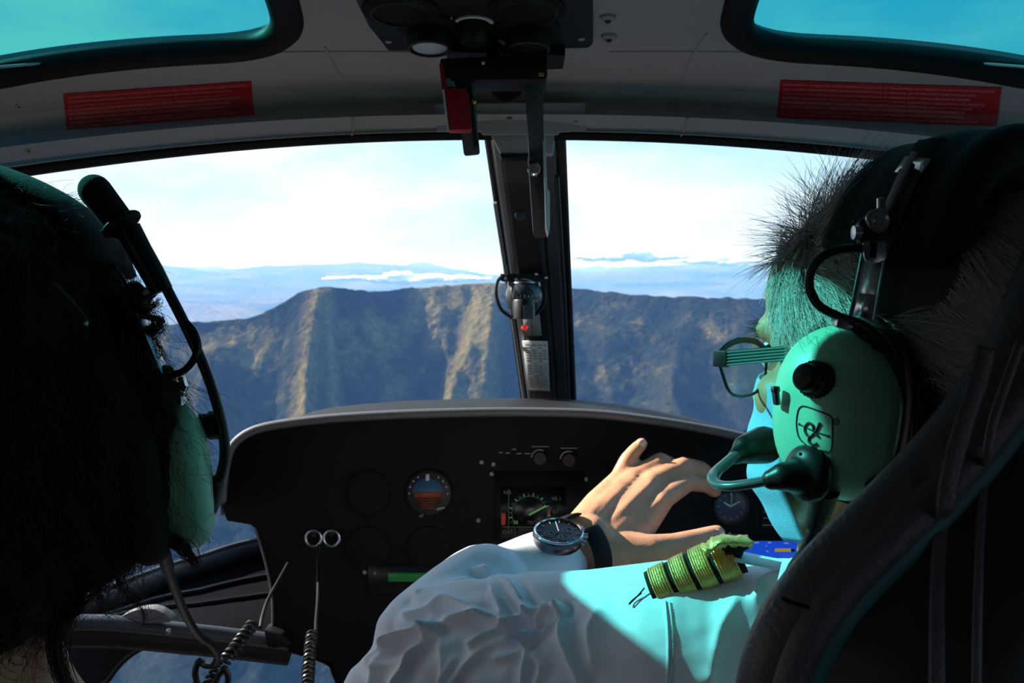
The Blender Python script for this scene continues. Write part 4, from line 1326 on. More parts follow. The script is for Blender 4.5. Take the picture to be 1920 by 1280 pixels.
# tendons and knuckles on the back of the hand
bpx, bpy_, bd = proj(bv)
def px_dist(pts, X, Y):
    p = spline(pts, 6)[:, :2] if len(pts) > 2 else np.array(pts, float)
    best = np.full(len(X), 1e9)
    lo, hi = p.min(0) - 70, p.max(0) + 70
    sel = np.nonzero((X > lo[0]) & (X < hi[0]) & (Y > lo[1]) & (Y < hi[1]))[0]
    full, X, Y, best = best, X[sel], Y[sel], best[sel]
    for i in range(len(p) - 1):
        a, b = p[i], p[i + 1]; ab = b - a
        t = np.clip(((X - a[0]) * ab[0] + (Y - a[1]) * ab[1]) / (ab @ ab + 1e-9), 0, 1)
        best = np.minimum(best, np.hypot(X - a[0] - t * ab[0], Y - a[1] - t * ab[1]))
    full[sel] = best
    return full
inhand = (bd > .96) & (bpx > 1060) & (bpx < 1360)
towards = np.clip(-(bnm @ ray(1200, 950)), 0, 1)
disp = np.zeros(len(bv))
for line, amp, wd in (([(1112, 985), (1150, 930), (1188, 898)], .0016, 7), ([(1118, 1000), (1170, 950), (1218, 908)], .0020, 7), ([(1125, 1015), (1185, 970), (1240, 938)], .0018, 8), ([(1106, 965), (1135, 925), (1158, 900)], .0012, 6)):
    disp += amp * np.exp(-(px_dist(line, bpx, bpy_) / wd) ** 2)
for (a, b, amp, wd) in ((1158, 900, .0018, 11), (1191, 893, .0022, 11), (1222, 903, .0024, 11), (1242, 932, .0026, 12), (1237, 863, .0012, 8), (1279, 873, .0014, 8), (1289, 903, .0014, 8)):
    disp += amp * np.exp(-(np.hypot(bpx - a, bpy_ - b) / wd) ** 2)
bv = bv + bnm * (disp * inhand * towards)[:, None]
pbody = obj('body', (bv, bf), M['skin'], pilot, sharp=None)

# nails on the fingers that show them
for (a, b, d, dr) in ((1203, 831, 1.124, (.6, .7)), (1344, 999, 1.041, (.95, .2))):
    o = P(a, b, d); t = nrm(RT * dr[0] + UP * dr[1])
    obj('fingernail', ball(o, (.0065, .0050, .0016), (t, nrm(np.cross(-FWD, t)), -FWD), 12, 8), mat('nail', (0.70, 0.48, 0.40), 0.3), pbody)
for s in (-1, 1):
    e = obj('eye', ball(HQ(.070, s * .031, .0), .0125, seg=16, rings=12), M['white'], pbody)
    obj('iris', ball(HQ(.0785, s * .031, .0), (.0052,) * 3, seg=12, rings=8), M['ink'], e)

# ---- shirt
def rnd(v):
    return np.asarray(v, float)
SH = []
SH += chain([(NECK + A(-.01, .0, -.055), .046), (P(1475, 1162, .665), .046), (SHL + A(.012, -.004, .0), .067)], 20)
SH += chain([(SHL, .068), (P(1120, 1225, .735), .068), (P(960, 1220, .785), .067), (P(840, 1225, .825), .062), (ELB + A(0, -.004, -.002), .057)], 24)
SH += chain([(ELB, .057), (P(858, 1160, .872), .055), (P(908, 1116, .903), .0525)], 24)
SH += chain([(P(890, 1120, .90), .040), (P(1000, 1067, .955), .0382), (P(1046, 1047, .982), .0362)], 24)
SH += chain([(P(810, 1262, .82), .058), (P(732, 1315, .83), .048), (P(760, 1400, .83), .06)], 20)
SH += chain([(P(1000, 1300, .78), .070), (P(860, 1330, .81), .070)], 20)
SH += [ball(CHEST + A(0, .02, -.05), (.19, .135, .21)), ball(CHEST + A(0, .03, -.30), (.18, .14, .22))]
SH += chain([(NECK + A(.02, .0, -.035), .068), (SHR, .072), (SHR + A(.05, .10, -.26), .06), (SHR + A(0, .26, -.30), .05)], 20)
SH += [ball(NECK + A(-.05, .02, -.085), (.08, .065, .05))]
sv, sf_ = fuse(SH, .0023, 9)
# open the sleeve at the cuff and the collar at the neck
ca, cb = P(1030, 1046, .975), P(1076, 1026, .99)
cut_t = nrm(cb - ca)
sv = np.asarray(sv); sf_ = np.asarray(sf_)
inside_neck = np.linalg.norm(np.cross(sv - NECK, nrm(HQ(-.035, 0, -.10) - NECK)), axis=1)
kill = ((sv - cb) @ cut_t > 0) & (np.linalg.norm(sv - cb, axis=1) < .12)
keep = ~kill[sf_].all(1)
sf_ = sf_[keep]
used = np.unique(sf_); remap = -np.ones(len(sv), int); remap[used] = np.arange(len(used))
sv = sv[used]; sf_ = remap[sf_]
sn = normals_of(sv, sf_)
sx_, sy_, sd_ = proj(sv)
facing = np.clip(-(sn * nrm(P(950, 1180, .8) - CAM)).sum(1) + .25, 0, 1)
FOLDS = [  # pixel polyline, height (m), half width (px), trough share
    ([(783, 1114), (840, 1096), (910, 1090), (926, 1112), (937, 1142)], .0060, 9, .6),
    ([(758, 1152), (800, 1136), (830, 1120), (872, 1132), (905, 1152)], .0060, 9, .6),
    ([(742, 1166), (790, 1160), (808, 1150), (850, 1156), (884, 1152)], .0045, 7, .5),
    ([(722, 1200), (800, 1172), (880, 1154), (925, 1154), (948, 1166)], .0070, 9, .7),
    ([(690, 1236), (735, 1196), (790, 1178), (812, 1176)], .0055, 8, .6),
    ([(908, 1062), (950, 1088), (976, 1124), (988, 1150)], .0070, 8, .9),
    ([(892, 1060), (930, 1090), (955, 1130), (962, 1160)], .0045, 7, .6),
    ([(735, 1284), (770, 1228), (804, 1176)], .0060, 10, .6),
    ([(806, 1176), (822, 1196), (834, 1230), (836, 1275)], .0050, 12, .5),
    ([(880, 1206), (930, 1176), (985, 1146), (1044, 1131)], .0075, 9, .7),
    ([(982, 1200), (996, 1170), (1010, 1150), (1050, 1138)], .0060, 7, .7),
    ([(990, 1190), (1022, 1176), (1042, 1154), (1050, 1138)], .0050, 6, .5),
    ([(983, 1284), (984, 1232), (988, 1190)], .0060, 9, .6),
    ([(1052, 1144), (1054, 1186), (1066, 1225), (1090, 1275)], .0060, 11, .6),
    ([(848, 1284), (876, 1240), (908, 1214), (945, 1196)], .0055, 10, .5),
    ([(930, 1232), (965, 1222), (984, 1196)], .0045, 8, .5),
    ([(694, 1284), (700, 1250), (722, 1212)], .0040, 9, .4),
    ([(830, 1284), (842, 1258), (852, 1236)], .0040, 8, .4),
    ([(1006, 1284), (1014, 1250), (1000, 1226)], .0045, 9, .5),
    ([(700, 1250), (760, 1230), (800, 1200)], .0030, 8, .4),
    ([(1120, 1150), (1105, 1185), (1112, 1240)], .0035, 14, .3),
    ([(1380, 1128), (1350, 1180), (1330, 1270)], .0030, 24, .3),
    ([(1420, 1120), (1430, 1090), (1500, 1075)], .0050, 14, .4),
]
disp = np.zeros(len(sv))
for line, amp, wd, tr in FOLDS:
    d = px_dist(line, sx_, sy_)
    disp += 1.35 * amp * (np.exp(-np.sqrt(d * d + 4) / (wd * .62)) * 1.25 - tr * .5 * np.exp(-((d - 2.3 * wd) / (wd * 1.4)) ** 2))
wr = fbm(sx_ / 70.0, sy_ / 46.0, 4, 3) - .5
armw = np.clip((1180 - sx_) / 200.0, 0, 1) * np.clip((sx_ - 640) / 60, 0, 1) * np.clip((990 - sx_ + (sy_ - 1060) * .6) / 90 + .2, 0, 1)
disp += .006 * wr * armw + .0016 * (fbm(sx_ / 60.0 + 9, sy_ / 60.0, 3, 6) - .5)
vis = (sd_ < 1.02) & (sd_ > .45)
sv = sv + sn * (disp * facing * vis)[:, None]
sv = relax(sv, sf_, 1, .35)
shirt_bvh = bvh_of((sv, sf_))
shirt = obj('shirt', (sv, sf_), M['shirt'], pilot, sharp=None, label='white long-sleeved uniform shirt')
def on_shirt(px, py, lift=0.0, fb=.66):
    q, n = hit(shirt_bvh, px, py, fb)
    return q + n * lift
# cuff hem and the sleeve seam with its stitching
th = np.linspace(0, 2 * math.pi, 40, endpoint=False)
cr_, cu_, cn_ = frame(cut_t)
obj('sleeve_seam', tube([on_shirt(1247 + 6 * math.sin((y - 1120) / 60), y, .0004) for y in np.linspace(1128, 1279, 40)], .0011, 6), M['shirt'], shirt)
st = []
for y in np.linspace(1130, 1278, 34):
    x = 1256 + 6 * math.sin((y - 1120) / 60)
    st.append(tube([on_shirt(x, y, .0006), on_shirt(x, y + 2.6, .0006)], .0005, 5))
obj('stitching', st, mat('stitch', (0.45, 0.5, 0.52), 0.8), shirt)
# collar standing behind the neck, and shoulder strap under the slide
strap = [(1380, 1042, .655), (1420, 1050, .650), (1470, 1058, .645), (1520, 1052, .638), (1580, 1036, .628)]
sp = spline(PP(strap), 8)
obj('shoulder_strap', tube(sp, .0022, 8, ref=UP, flat=.016), M['shirt'], shirt, sharp=None)
col_a = spline(PP([(1470, 1050, .62), (1520, 1034, .60), (1580, 985, .585), (1650, 945, .58), (1760, 930, .60), (1850, 960, .66)]), 8)
def collar_fn(u, v):
    k = u * (len(col_a) - 1); i = min(int(k), len(col_a) - 2)
    a = col_a[i] + (col_a[i + 1] - col_a[i]) * (k - i)
    return a + A(-.010 * (1 - u), -.012, -.045) * v + A(0, .004, 0) * math.sin(math.pi * v)
obj('collar', evaluated(*grid(40, 8, collar_fn), [('SOLIDIFY', dict(thickness=.003, offset=0.0))]), M['shirt'], shirt, sharp=None)
# epaulette slide: black felt with four gold braid bars
ea, eb = P(1232, 1098, .668), P(1372, 1040, .658)
ax_ = nrm(eb - ea); eup = nrm(UP * .8 - FWD * .6 - ax_ * ((UP * .8 - FWD * .6) @ ax_)); esd = np.cross(ax_, eup)
L_ = np.linalg.norm(eb - ea)
def ep_ring(t, hw, hh):
    c = ea + ax_ * (L_ * t)
    return [c + esd * (hw * math.copysign(abs(math.cos(a)) ** .8, math.cos(a))) + eup * (hh * math.sin(a)) for a in np.linspace(0, 2 * math.pi, 22, endpoint=False)]
def ep_loft(t0, t1, hw0, hw1, hh, n=5, bul=0.0):
    v, f = [], []
    for i in range(n + 1):
        s = i / n
        v += ep_ring(t0 + (t1 - t0) * s, hw0 + (hw1 - hw0) * s + bul * math.sin(math.pi * s), hh + bul * math.sin(math.pi * s))
    for i in range(n):
        for k in range(22):
            l = (k + 1) % 22
            f.append((i * 22 + k, i * 22 + l, (i + 1) * 22 + l, (i + 1) * 22 + k))
    f.append(tuple(range(22))); f.append(tuple(range(n * 22, n * 22 + 22)))
    return v, f
EH = .0105
ep = obj('epaulette_slide', ep_loft(-.09, 1.10, .0135, .0170, EH, 12), M['felt'], shirt, label='black felt shoulder slide')
for t0, t1 in ((-.035, .185), (.245, .455), (.515, .725), (.785, 1.03)):
    b_ = obj('gold_bar', ep_loft(t0, t1, .0142 + .0034 * t0, .0142 + .0034 * t1, EH + .0010, 6, .0008), M['gold'], ep, label='gold braid bar')
    for k in range(7):
        t = t0 + (t1 - t0) * (k + .5) / 7
        obj('braid_thread', tube(ep_ring(t, .0148 + .0034 * t, EH + .0018), .00042, 5, closed=True), M['gold'], b_)
btn = [P(a, b, d) for a, b, d in ((1318, 1032, .645), (1335, 1021, .645), (1362, 1013, .643), (1405, 1015, .643))]
fv, ff = tube(spline(btn, 6), .0034, 10, ref=UP, flat=.010)
fv = np.array(fv); fv = fv + normals_of(fv, ff) * ((fbm(fv[:, 0] * 400, fv[:, 1] * 400 + fv[:, 2] * 300, 3, 2) - .5) * .006)[:, None]
obj('braid_loop', (fv, ff), M['gold'], ep, sharp=None, label='folded gold braid end')
obj('felt_tail', tube(spline(PP([(1372, 1034, .653), (1384, 1022, .649), (1404, 1017, .645), (1412, 1016, .645)]), 6), [.009 * (1 - .05 * k) for k in range(19)], 8), M['felt'], ep)
obj('loose_thread', tube(spline([on_shirt(1212, 1108, .004), on_shirt(1200, 1120, .003), on_shirt(1184, 1136, .003), on_shirt(1188, 1128, .002), on_shirt(1206, 1116, .003)], 6), .0006, 5), M['felt'], ep)

# ---- mask: pleated cloth over nose, mouth and chin, sides drawn back to the ear
def mask_fn(u, v):
    a = (u * 2 - 1) * 1.30                       # around the face
    z = -.012 - .114 * v
    r_f = .090 + .010 * math.sin(v * math.pi) - .022 * max(0, v - .7) / .3
    r_l = .067 - .012 * max(0, v - .6) / .4
    pl = .0013 * math.sin(v * 22) * math.cos(a)
    return HQ(.004 + (r_f + pl) * max(0, math.cos(a)) ** .9, (r_l + pl) * math.sin(a), z - .014 * (1 - math.cos(a)) * (1 - 2 * v))
mask_ = obj('face_mask', evaluated(*grid(48, 40, mask_fn), [('SOLIDIFY', dict(thickness=.0015, offset=1.0))]), M['mask'], pilot, sharp=None, label='pale blue pleated face mask')
for s in (-1, 1):
    obj('ear_loop', tube(spline([HQ(.01, s * .080, -.03), HQ(-.02, s * .086, -.005), HQ(-.03, s * .086, -.04), HQ(.0, s * .080, -.09)], 6), .0012, 6), M['mask'], mask_)

# ---- hair
PADC = np.array([HP - hf * .048 + hl * (math.cos(t) * .092) + hu * (math.sin(t) * .124) for t in np.radians(np.linspace(30, 150, 31))])
_o = PADC - (HP - hf * .048); _o = _o - np.outer(_o @ hf, hf); PADN = _o / np.linalg.norm(_o, axis=1)[:, None]
head_bvh = bvh_of((bv, bf))
hb = np.asarray(bv); loc_f = (hb - HP) @ hf / 1.08; loc_l = (hb - HP) @ hl / 1.08; loc_u = (hb - HP) @ hu / 1.08
fa = np.array([t[:3] for t in bf])
cf, cl, cu2 = loc_f[fa].mean(1), loc_l[fa].mean(1), loc_u[fa].mean(1)
scalp = (cu2 > -.075) & (cu2 < .2) & (np.abs(cf) < .2) & (np.abs(cl) < .12)
hairline = .052 + .020 * np.clip(cu2 / .05, -2, 1) * 0 + np.where(cu2 > .055, .028, 0)
scalp &= (cf < np.where(cu2 > .062, .085, .050 + .25 * (cu2 - .03).clip(-.08, .03))) & (cu2 > np.where(cf > .03, .018, np.where(cf > -.045, -.025, -.075)))
ids = np.nonzero(scalp)[0]
v0, v1, v2 = hb[fa[ids, 0]], hb[fa[ids, 1]], hb[fa[ids, 2]]
ar = np.linalg.norm(np.cross(v1 - v0, v2 - v0), axis=1)
NH = 64000
tf_w = np.clip((cu2[ids] - .045) / .05, 0, 1) * np.clip((cf[ids] + .01) / .08, 0, 1)
tocam = nrm(CAM - HP)
wgt = ar * (1 - .90 * np.clip(tf_w * 2.5, 0, 1)) * np.where(bnm[fa[ids, 0]] @ tocam > -.25, 1.0, .25)
pick = RNG.choice(len(ids), NH, p=wgt / wgt.sum())
r1, r2 = RNG.random(NH), RNG.random(NH); sw_ = r1 + r2 > 1; r1[sw_], r2[sw_] = 1 - r1[sw_], 1 - r2[sw_]
root = v0[pick] + (v1[pick] - v0[pick]) * r1[:, None] * 1.0 + (v2[pick] - v0[pick]) * r2[:, None] * 1.0
nv_ = bnm[fa[ids[pick], 0]]
rf_, rl_, ru_ = (root - HP) @ hf / 1.08, (root - HP) @ hl / 1.08, (root - HP) @ hu / 1.08
top = np.clip((ru_ - .045) / .05, 0, 1)
front = np.clip((rf_ + .01) / .08, 0, 1)
comb = -hf[None] * (1.0 - 1.3 * (top * front))[:, None] - hu[None] * (0.75 * (1 - top))[:, None] + hl[None] * (.15 * top)[:, None]
clump = (fbm(rf_ * 90 + 5, ru_ * 90 + rl_ * 70, 2, 12) - .5)[:, None]
clump2 = (fbm(rf_ * 90 + 35, ru_ * 90 + rl_ * 70, 2, 15) - .5)[:, None]
comb = comb + hl[None] * clump * 2.2 + hu[None] * clump2 * 2.2 + RNG.normal(0, .20, (NH, 3))
length = (.016 + .010 * top + .020 * top * front + .016 * (1 - front) * (1 - top)) * RNG.uniform(.5, 1.35, NH)
length = length * (1 + 0.35 * (RNG.random(NH) < .05))
lift = (.30 + .95 * top * front + .20 * top)[:, None]
dirv = comb - nv_ * (comb * nv_).sum(1)[:, None]
dirv = dirv / (np.linalg.norm(dirv, axis=1)[:, None] + 1e-9)
K = 7
pts = np.zeros((NH, K, 3)); pts[:, 0] = root - nv_ * .001
cur = nv_ * lift + dirv * .85
cur /= np.linalg.norm(cur, axis=1)[:, None]
bend = dirv * .16 - np.array([0, 0, .05]) * (1 - top * front)[:, None] + nv_ * (.02 * top)[:, None] + (hu[None] * .10 + hl[None] * clump * .8 - hf[None] * .12) * (top * front)[:, None]
for k in range(1, K):
    pts[:, k] = pts[:, k - 1] + cur * (length / (K - 1))[:, None]
    cur = cur + bend + RNG.normal(0, .05, (NH, 3))
    cur /= np.linalg.norm(cur, axis=1)[:, None]
keep_h = np.ones(NH, bool)
rpx, rpy, _d = proj(root)
keep_h &= ~((rpx > 1600) & (rpy < 400) & (rpx < 1860))
for pc_ in PADC:
    keep_h &= np.linalg.norm(root - pc_, axis=1) > .036
pts = pts[keep_h]
stub = pbody.data.attributes.new('scalp', 'FLOAT', 'POINT')
sv_ = np.zeros(len(bv)); sv_[fa[ids].reshape(-1)] = 1.0
sv_ *= 1 - .75 * np.clip((loc_f + .005) / .03, 0, 1) * np.clip((.085 - loc_u) / .03, 0, 1)
sv_ = relax(np.stack([sv_] * 3, 1), bf, 6, .6)[:, 0]
stub.data.foreach_set('value', sv_.astype(np.float32))
strands('hair', pts, np.linspace(.00017, .00006, K), M['hairg'], pilot)
# eyebrow
nb = 160
e0 = np.array([HQ(.072 + RNG.uniform(-.006, .002), RNG.uniform(.030, .050), .018 + RNG.uniform(-.006, .006)) for _ in range(nb)])
dv = hf[None] * .8 + hl[None] * RNG.uniform(.1, .8, (nb, 1)) + hu[None] * RNG.normal(.15, .3, (nb, 1))
dv /= np.linalg.norm(dv, axis=1)[:, None]
eb_ = np.stack([e0 + dv * (.010 * k / 4) + np.array([0, 0, -.0006]) * k * k * .25 for k in range(5)], 1)
strands('eyebrow', eb_, np.linspace(.00016, .00005, 5), M['brow'], pilot)
# ------------------------------------------------------------------ headset shared pieces
def cup_shell(o, n, u, a=.039, b=.053, h=.043, back=.010):
    """domed ear cup: o centre of its rim, n outwards, u up"""
    n = nrm(n); u = nrm(u - n * (u @ n)); s = np.cross(u, n)
    V, Fc = [], []
    N = 44
    prof = [(-back, .93), (-back * .5, .985), (0, 1.0)]
    for t in np.linspace(6, 88, 14):
        t = math.radians(t)
        prof.append((h * math.sin(t) ** 1.0, max(.02, math.cos(t) ** .62)))
    for (hh, sc) in prof:
        for k in range(N):
            an = 2 * math.pi * k / N
            c, d = math.cos(an), math.sin(an)
            e = .86
            x = a * math.copysign(abs(c) ** e, c) * (1 + .05 * d); y = b * math.copysign(abs(d) ** e, d)
            V.append(o + s * x * sc + u * y * sc + n * hh)
    for i in range(len(prof) - 1):
        for k in range(N):
            l = (k + 1) % N
            Fc.append((i * N + k, i * N + l, (i + 1) * N + l, (i + 1) * N + k))
    Fc.append(tuple(range((len(prof) - 1) * N, len(prof) * N))); Fc.append(tuple(range(N - 1, -1, -1)))
    return V, Fc, s
def cup_ring(o, n, u, s, a, b, h, r, rf=None):
    pts = []
    for k in range(40):
        an = 2 * math.pi * k / 40; c, d = math.cos(an), math.sin(an)
        pts.append(o + s * a * math.copysign(abs(c) ** .86, c) * (1 + .05 * d) + u * b * math.copysign(abs(d) ** .86, d) + n * h)
    return tube(pts, r, 10, closed=True, ref=n, flat=rf)

# ------------------------------------------------------------------ pilot's headset
en = nrm(hl * .985 + hu * .05 + hf * .05); eu = nrm(hu * .96 - hf * .04)
eo = P(1592, 772, .535)
hs = thing('headset', eo - UP * .06, 'mint green aviation headset worn by the pilot, microphone boom lowered to the mouth', 'headset', 'headsets')
cv_, cfc, es = cup_shell(eo, en, eu)
cup_bvh = bvh_of((cv_, cfc))
cup = obj('ear_cup', (cv_, cfc), M['cup'], hs, sharp=60, label='mint green domed ear cup')
obj('ear_cushion', cup_ring(eo, en, nrm(eu - en * (eu @ en)), es, .034, .047, -.022, .013, .012), M['pad'], hs)
eu = nrm(eu - en * (eu @ en))
# a second cup on the far ear
eo2 = HP - hl * .104 - hu * .045 - hf * .02
c2v, c2f, s2 = cup_shell(eo2, -hl, hu)
obj('ear_cup', (c2v, c2f), M['cup'], hs, sharp=60)
obj('ear_cushion', cup_ring(eo2, -hl, hu, s2, .034, .047, -.022, .013, .012), M['pad'], hs)
def on_cup(px, py, lift=0.0):
    q, n = hit(cup_bvh, px, py, .5)
    return q + n * lift, n
# volume knob with a fluted rim
ko, kn_ = on_cup(1532, 712)
kr, ku, kw = frame(kn_, eu)
ringv = []
def flute(r, h):
    return [ko + kw * h + (kr * math.cos(t) + ku * math.sin(t)) * (r * (1 + .035 * math.cos(26 * t))) for t in np.linspace(0, 2 * math.pi, 104, endpoint=False)]
V, Fc = [], []
lv = [(.0105, -.002, 1), (.0105, .0045, 1), (.0098, .0058, 1), (.0085, .0062, 0), (.0078, .0120, 0), (.0060, .0138, 0), (.0005, .0145, 0)]
for r, h, fl in lv:
    V += flute(r, h) if fl else [ko + kw * h + (kr * math.cos(t) + ku * math.sin(t)) * r for t in np.linspace(0, 2 * math.pi, 104, endpoint=False)]
for i in range(len(lv) - 1):
    for k in range(104):
        l = (k + 1) % 104
        Fc.append((i * 104 + k, i * 104 + l, (i + 1) * 104 + l, (i + 1) * 104 + k))
obj('volume_knob', (V, Fc), M['black'], cup, sharp=35, label='black fluted volume knob')
# emblem printed on the cup: rounded outline with a crossed script mark, and the registered sign
def on_line(pts, r, lift=.0002, n=10, closed=False):
    q = spline(pts, n, closed)
    return tube([on_cup(a, b, lift)[0] for a, b in q], r, 5, closed=closed)
em = obj('emblem', on_line([(1500, 764), (1512, 762), (1545, 774), (1558, 781), (1561, 792), (1560, 830), (1556, 845), (1548, 845), (1520, 838), (1500, 822), (1494, 800), (1495, 778)], .00045, closed=True), M['ink'], cup, label='rounded square emblem outline')
obj('emblem_stroke', on_line([(1538, 792), (1530, 808), (1519, 818), (1511, 811), (1510, 801), (1516, 793), (1524, 797), (1527, 808), (1534, 818)], .00085), M['ink'], em)
obj('emblem_stroke', on_line([(1519, 817), (1517, 826), (1524, 833), (1532, 831)], .00085), M['ink'], em)
obj('emblem_stroke', on_line([(1499, 795), (1515, 803), (1535, 811), (1553, 817)], .0004), M['ink'], em)
for p in ((1499, 795), (1553, 817)):
    obj('emblem_dot', ball(on_cup(*p)[0], .0008, seg=8, rings=6), M['ink'], em)
rg_o, rg_n = on_cup(1568, 790)
rr_, ru2, rn_ = frame(rg_n, eu)
obj('registered_ring', on_line([(1568 + 5.6 * math.cos(t), 790 + 6 * math.sin(t)) for t in np.linspace(0, 2 * math.pi, 12, endpoint=False)], .00028, n=3, closed=True), M['ink'], em)
obj('registered_letter', text_vf('R', .0030, on_cup(1565.5, 793.5, .0003)[0], rr_, ru2), M['ink'], em)
# wire stirrup around the cup with its clips
def rim(an, gr, h):
    c, d = math.cos(an), math.sin(an)
    return eo + es * (.039 + gr) * math.copysign(abs(c) ** .86, c) * (1 + .05 * d) + eu * (.053 + gr) * math.copysign(abs(d) ** .86, d) + en * h
obj('stirrup', tube([rim(math.radians(a), .004, .004) for a in np.linspace(-22, 196, 60)], .0016, 8, ref=en, flat=.0034), M['frameblk'], hs)
obj('gasket', tube([rim(math.radians(a), -.001, -.007) for a in np.linspace(0, 360, 60, endpoint=False)], .0042, 8, closed=True), M['pad'], hs)
def clip(px, py, d, w, h, rot, m=None, parent=hs, name='clip'):
    o = P(px, py, d); r_ = math.radians(rot)
    uu = RT * math.cos(r_) + UP * math.sin(r_); vv = -RT * math.sin(r_) + UP * math.cos(r_)
    return obj(name, box(o, uu, vv, FWD, w, h, .006, .0012), m or M['bandmetal'], parent)
clip(1455, 742, .525, .0035, .011, 8); clip(1454, 730, .525, .0045, .004, 8)
clip(1683, 818, .512, .0068, .0085, 8, M['steel']); clip(1688, 838, .512, .0035, .010, 8, M['steel'])
clip(1586, 609, .508, .0125, .0050, -14, M['steel'])
for a, b, rt in ((1622, 622, -38), (1640, 636, -42), (1652, 655, -48)):
    clip(a, b, .505, .0120, .0085, rt, M['frameblk'], name='hinge_block')
# slider arm, pivot and spring band up to the pad
def pxbar(name, pts, w, m, parent=hs, flat_=.0012):
    p = spline(PP(pts), 6)
    return obj(name, tube(p, flat_, 8, ref=en, flat=w), m, parent, sharp=50)
def pxplate(name, poly, d0, d1, m, parent=hs, thick=.0022):
    """polygon plate lying roughly across the view, tilting from depth d0 (top) to d1 (bottom)"""
    ys = [b for a, b in poly]; y0, y1 = min(ys), max(ys)
    fr = [P(a, b, d0 + (d1 - d0) * (b - y0) / (y1 - y0)) for a, b in poly]
    bk = [p + FWD * thick for p in fr]
    n = len(poly); f = [tuple(range(n)), tuple(range(2 * n - 1, n - 1, -1))] + [(i, n + i, n + (i + 1) % n, (i + 1) % n) for i in range(n)]
    return obj(name, (fr + bk, f), m, parent, smooth=False)
# big soft pad over the crown
pdn = [p for p in PADN]
pdc = PADC + PADN * .006
pad_vf = fuse([tube(pdc, .015, 16, ref=pdn, flat=.040), tube(pdc + hf * .030, .0135, 14), tube(pdc - hf * .036, .0135, 14), tube(pdc - PADN * .016, .016, 14, ref=pdn, flat=.034)], .0024, 8)
pad_bvh = bvh_of(pad_vf)
obj('head_pad', pad_vf, M['pad'], hs, sharp=None, label='thick black cushion over the crown')
def on_pad(px, py, lift):
    q, n = hit(pad_bvh, px, py, .515)
    return q - ray(px, py) * lift
def pad_d(px, py, lift=.003):
    return proj(on_pad(px, py, lift)[None])[2][0]
DPV = min(.517, pad_d(1650, 425, .004), pad_d(1675, 410, .004))
pv = obj('pivot_plate', px_poly(round_poly([(1612, 415), (1640, 392), (1680, 395), (1690, 425), (1672, 455), (1662, 490), (1636, 492), (1618, 468), (1608, 440)], 6, 3), DPV, .006, .001), M['frameblk'], hs)
obj('pivot_end', px_poly(round_poly([(1617, 452), (1662, 452), (1662, 486), (1642, 494), (1622, 488)], 7, 4), DPV - .0015, .002, .0005), M['bandmetal'], pv)
obj('pivot_slot', px_poly([(1634, 452), (1646, 454), (1643, 484), (1632, 482)], DPV - .0025, .002, .0005), M['matte'], pv)
obj('pivot_bolt', lathe([(.0068, 0), (.0068, .003), (.0058, .0036), (.0045, .0024), (.003, .0024), (.002, .0034), (.0005, .0034)], P(1643, 414, DPV), -FWD, 24), M['steel'], pv)
obj('pivot_stud', lathe([(.0024, 0), (.0024, .006), (.0005, .0065)], P(1652, 392, DPV), UP, 12), M['bandmetal'], pv)
obj('pivot_lug', lathe([(.004, 0), (.004, .004), (.0005, .0045)], P(1613, 436, DPV + .001), -RT, 14), M['steel'], pv)
bd_ = [(1655, 440), (1668, 405), (1682, 375), (1698, 340), (1714, 310), (1728, 288), (1738, 274)]
dmin = [min(.514, pad_d(a, b)) for a, b in bd_]
band = spline([P(a, b, d) for (a, b), d in zip(bd_, dmin)], 6)
obj('spring_band', tube(band, .0012, 8, ref=en, flat=.0085), M['frameblk'], hs, sharp=50)
for off in (-12, 12):
    obj('band_rail', tube(spline([P(a + off, b + off * .25, d - .002) for (a, b), d in zip(bd_[:6], dmin)], 6), .0011, 8, ref=en, flat=.0026), M['steel'], hs)
def tilt_plate(name, poly, px, py, d, n, m, thick=.0016):
    o = P(px, py, d); n = nrm(n)
    fr = [on_plane(a, b, o, n) for a, b in poly]; bk = [p - n * thick for p in fr]; k = len(poly)
    return obj(name, (fr + bk, [tuple(range(k)), tuple(range(2 * k - 1, k - 1, -1))] + [(i, k + i, k + (i + 1) % k, (i + 1) % k) for i in range(k)]), m, hs, smooth=False)
sl = tilt_plate('slider_arm', [(1618, 470), (1658, 478), (1637, 600), (1594, 592)], 1626, 535, .509, A(-.85, -.45, .22), mat('slider_steel', (0.62, 0.64, 0.64), 0.34, 0.7), .0018)
tilt_plate('slider_window', [(1612, 548), (1638, 554), (1630, 596), (1599, 590)], 1620, 572, .505, A(-.80, -.52, .20), M['bandmetal'], .001)
for q in ([(1617, 470), (1593, 592)], [(1659, 478), (1638, 600)]):
    obj('slider_rail', tube([on_plane(*q[0], P(1626, 535, .5085), nrm(A(-.85, -.45, .22))), on_plane(*q[1], P(1626, 535, .5085), nrm(A(-.85, -.45, .22)))], .0008, 6), M['chrome'], sl)
tilt_plate('band_end', [(1697, 293), (1743, 297), (1725, 329), (1711, 328), (1716, 308), (1709, 304), (1703, 308), (1694, 327), (1677, 322)], 1710, 312, pad_d(1710, 312, .010), A(-.87, -.40, .12), bpy.data.materials['slider_steel'])
tilt_plate('pad_tag', [(1722, 262), (1778, 256), (1766, 280), (1708, 284)], 1744, 270, pad_d(1744, 270, .005), A(-.35, -.75, .55), mat('tag_blue', (0.03, 0.06, 0.085), 0.45))
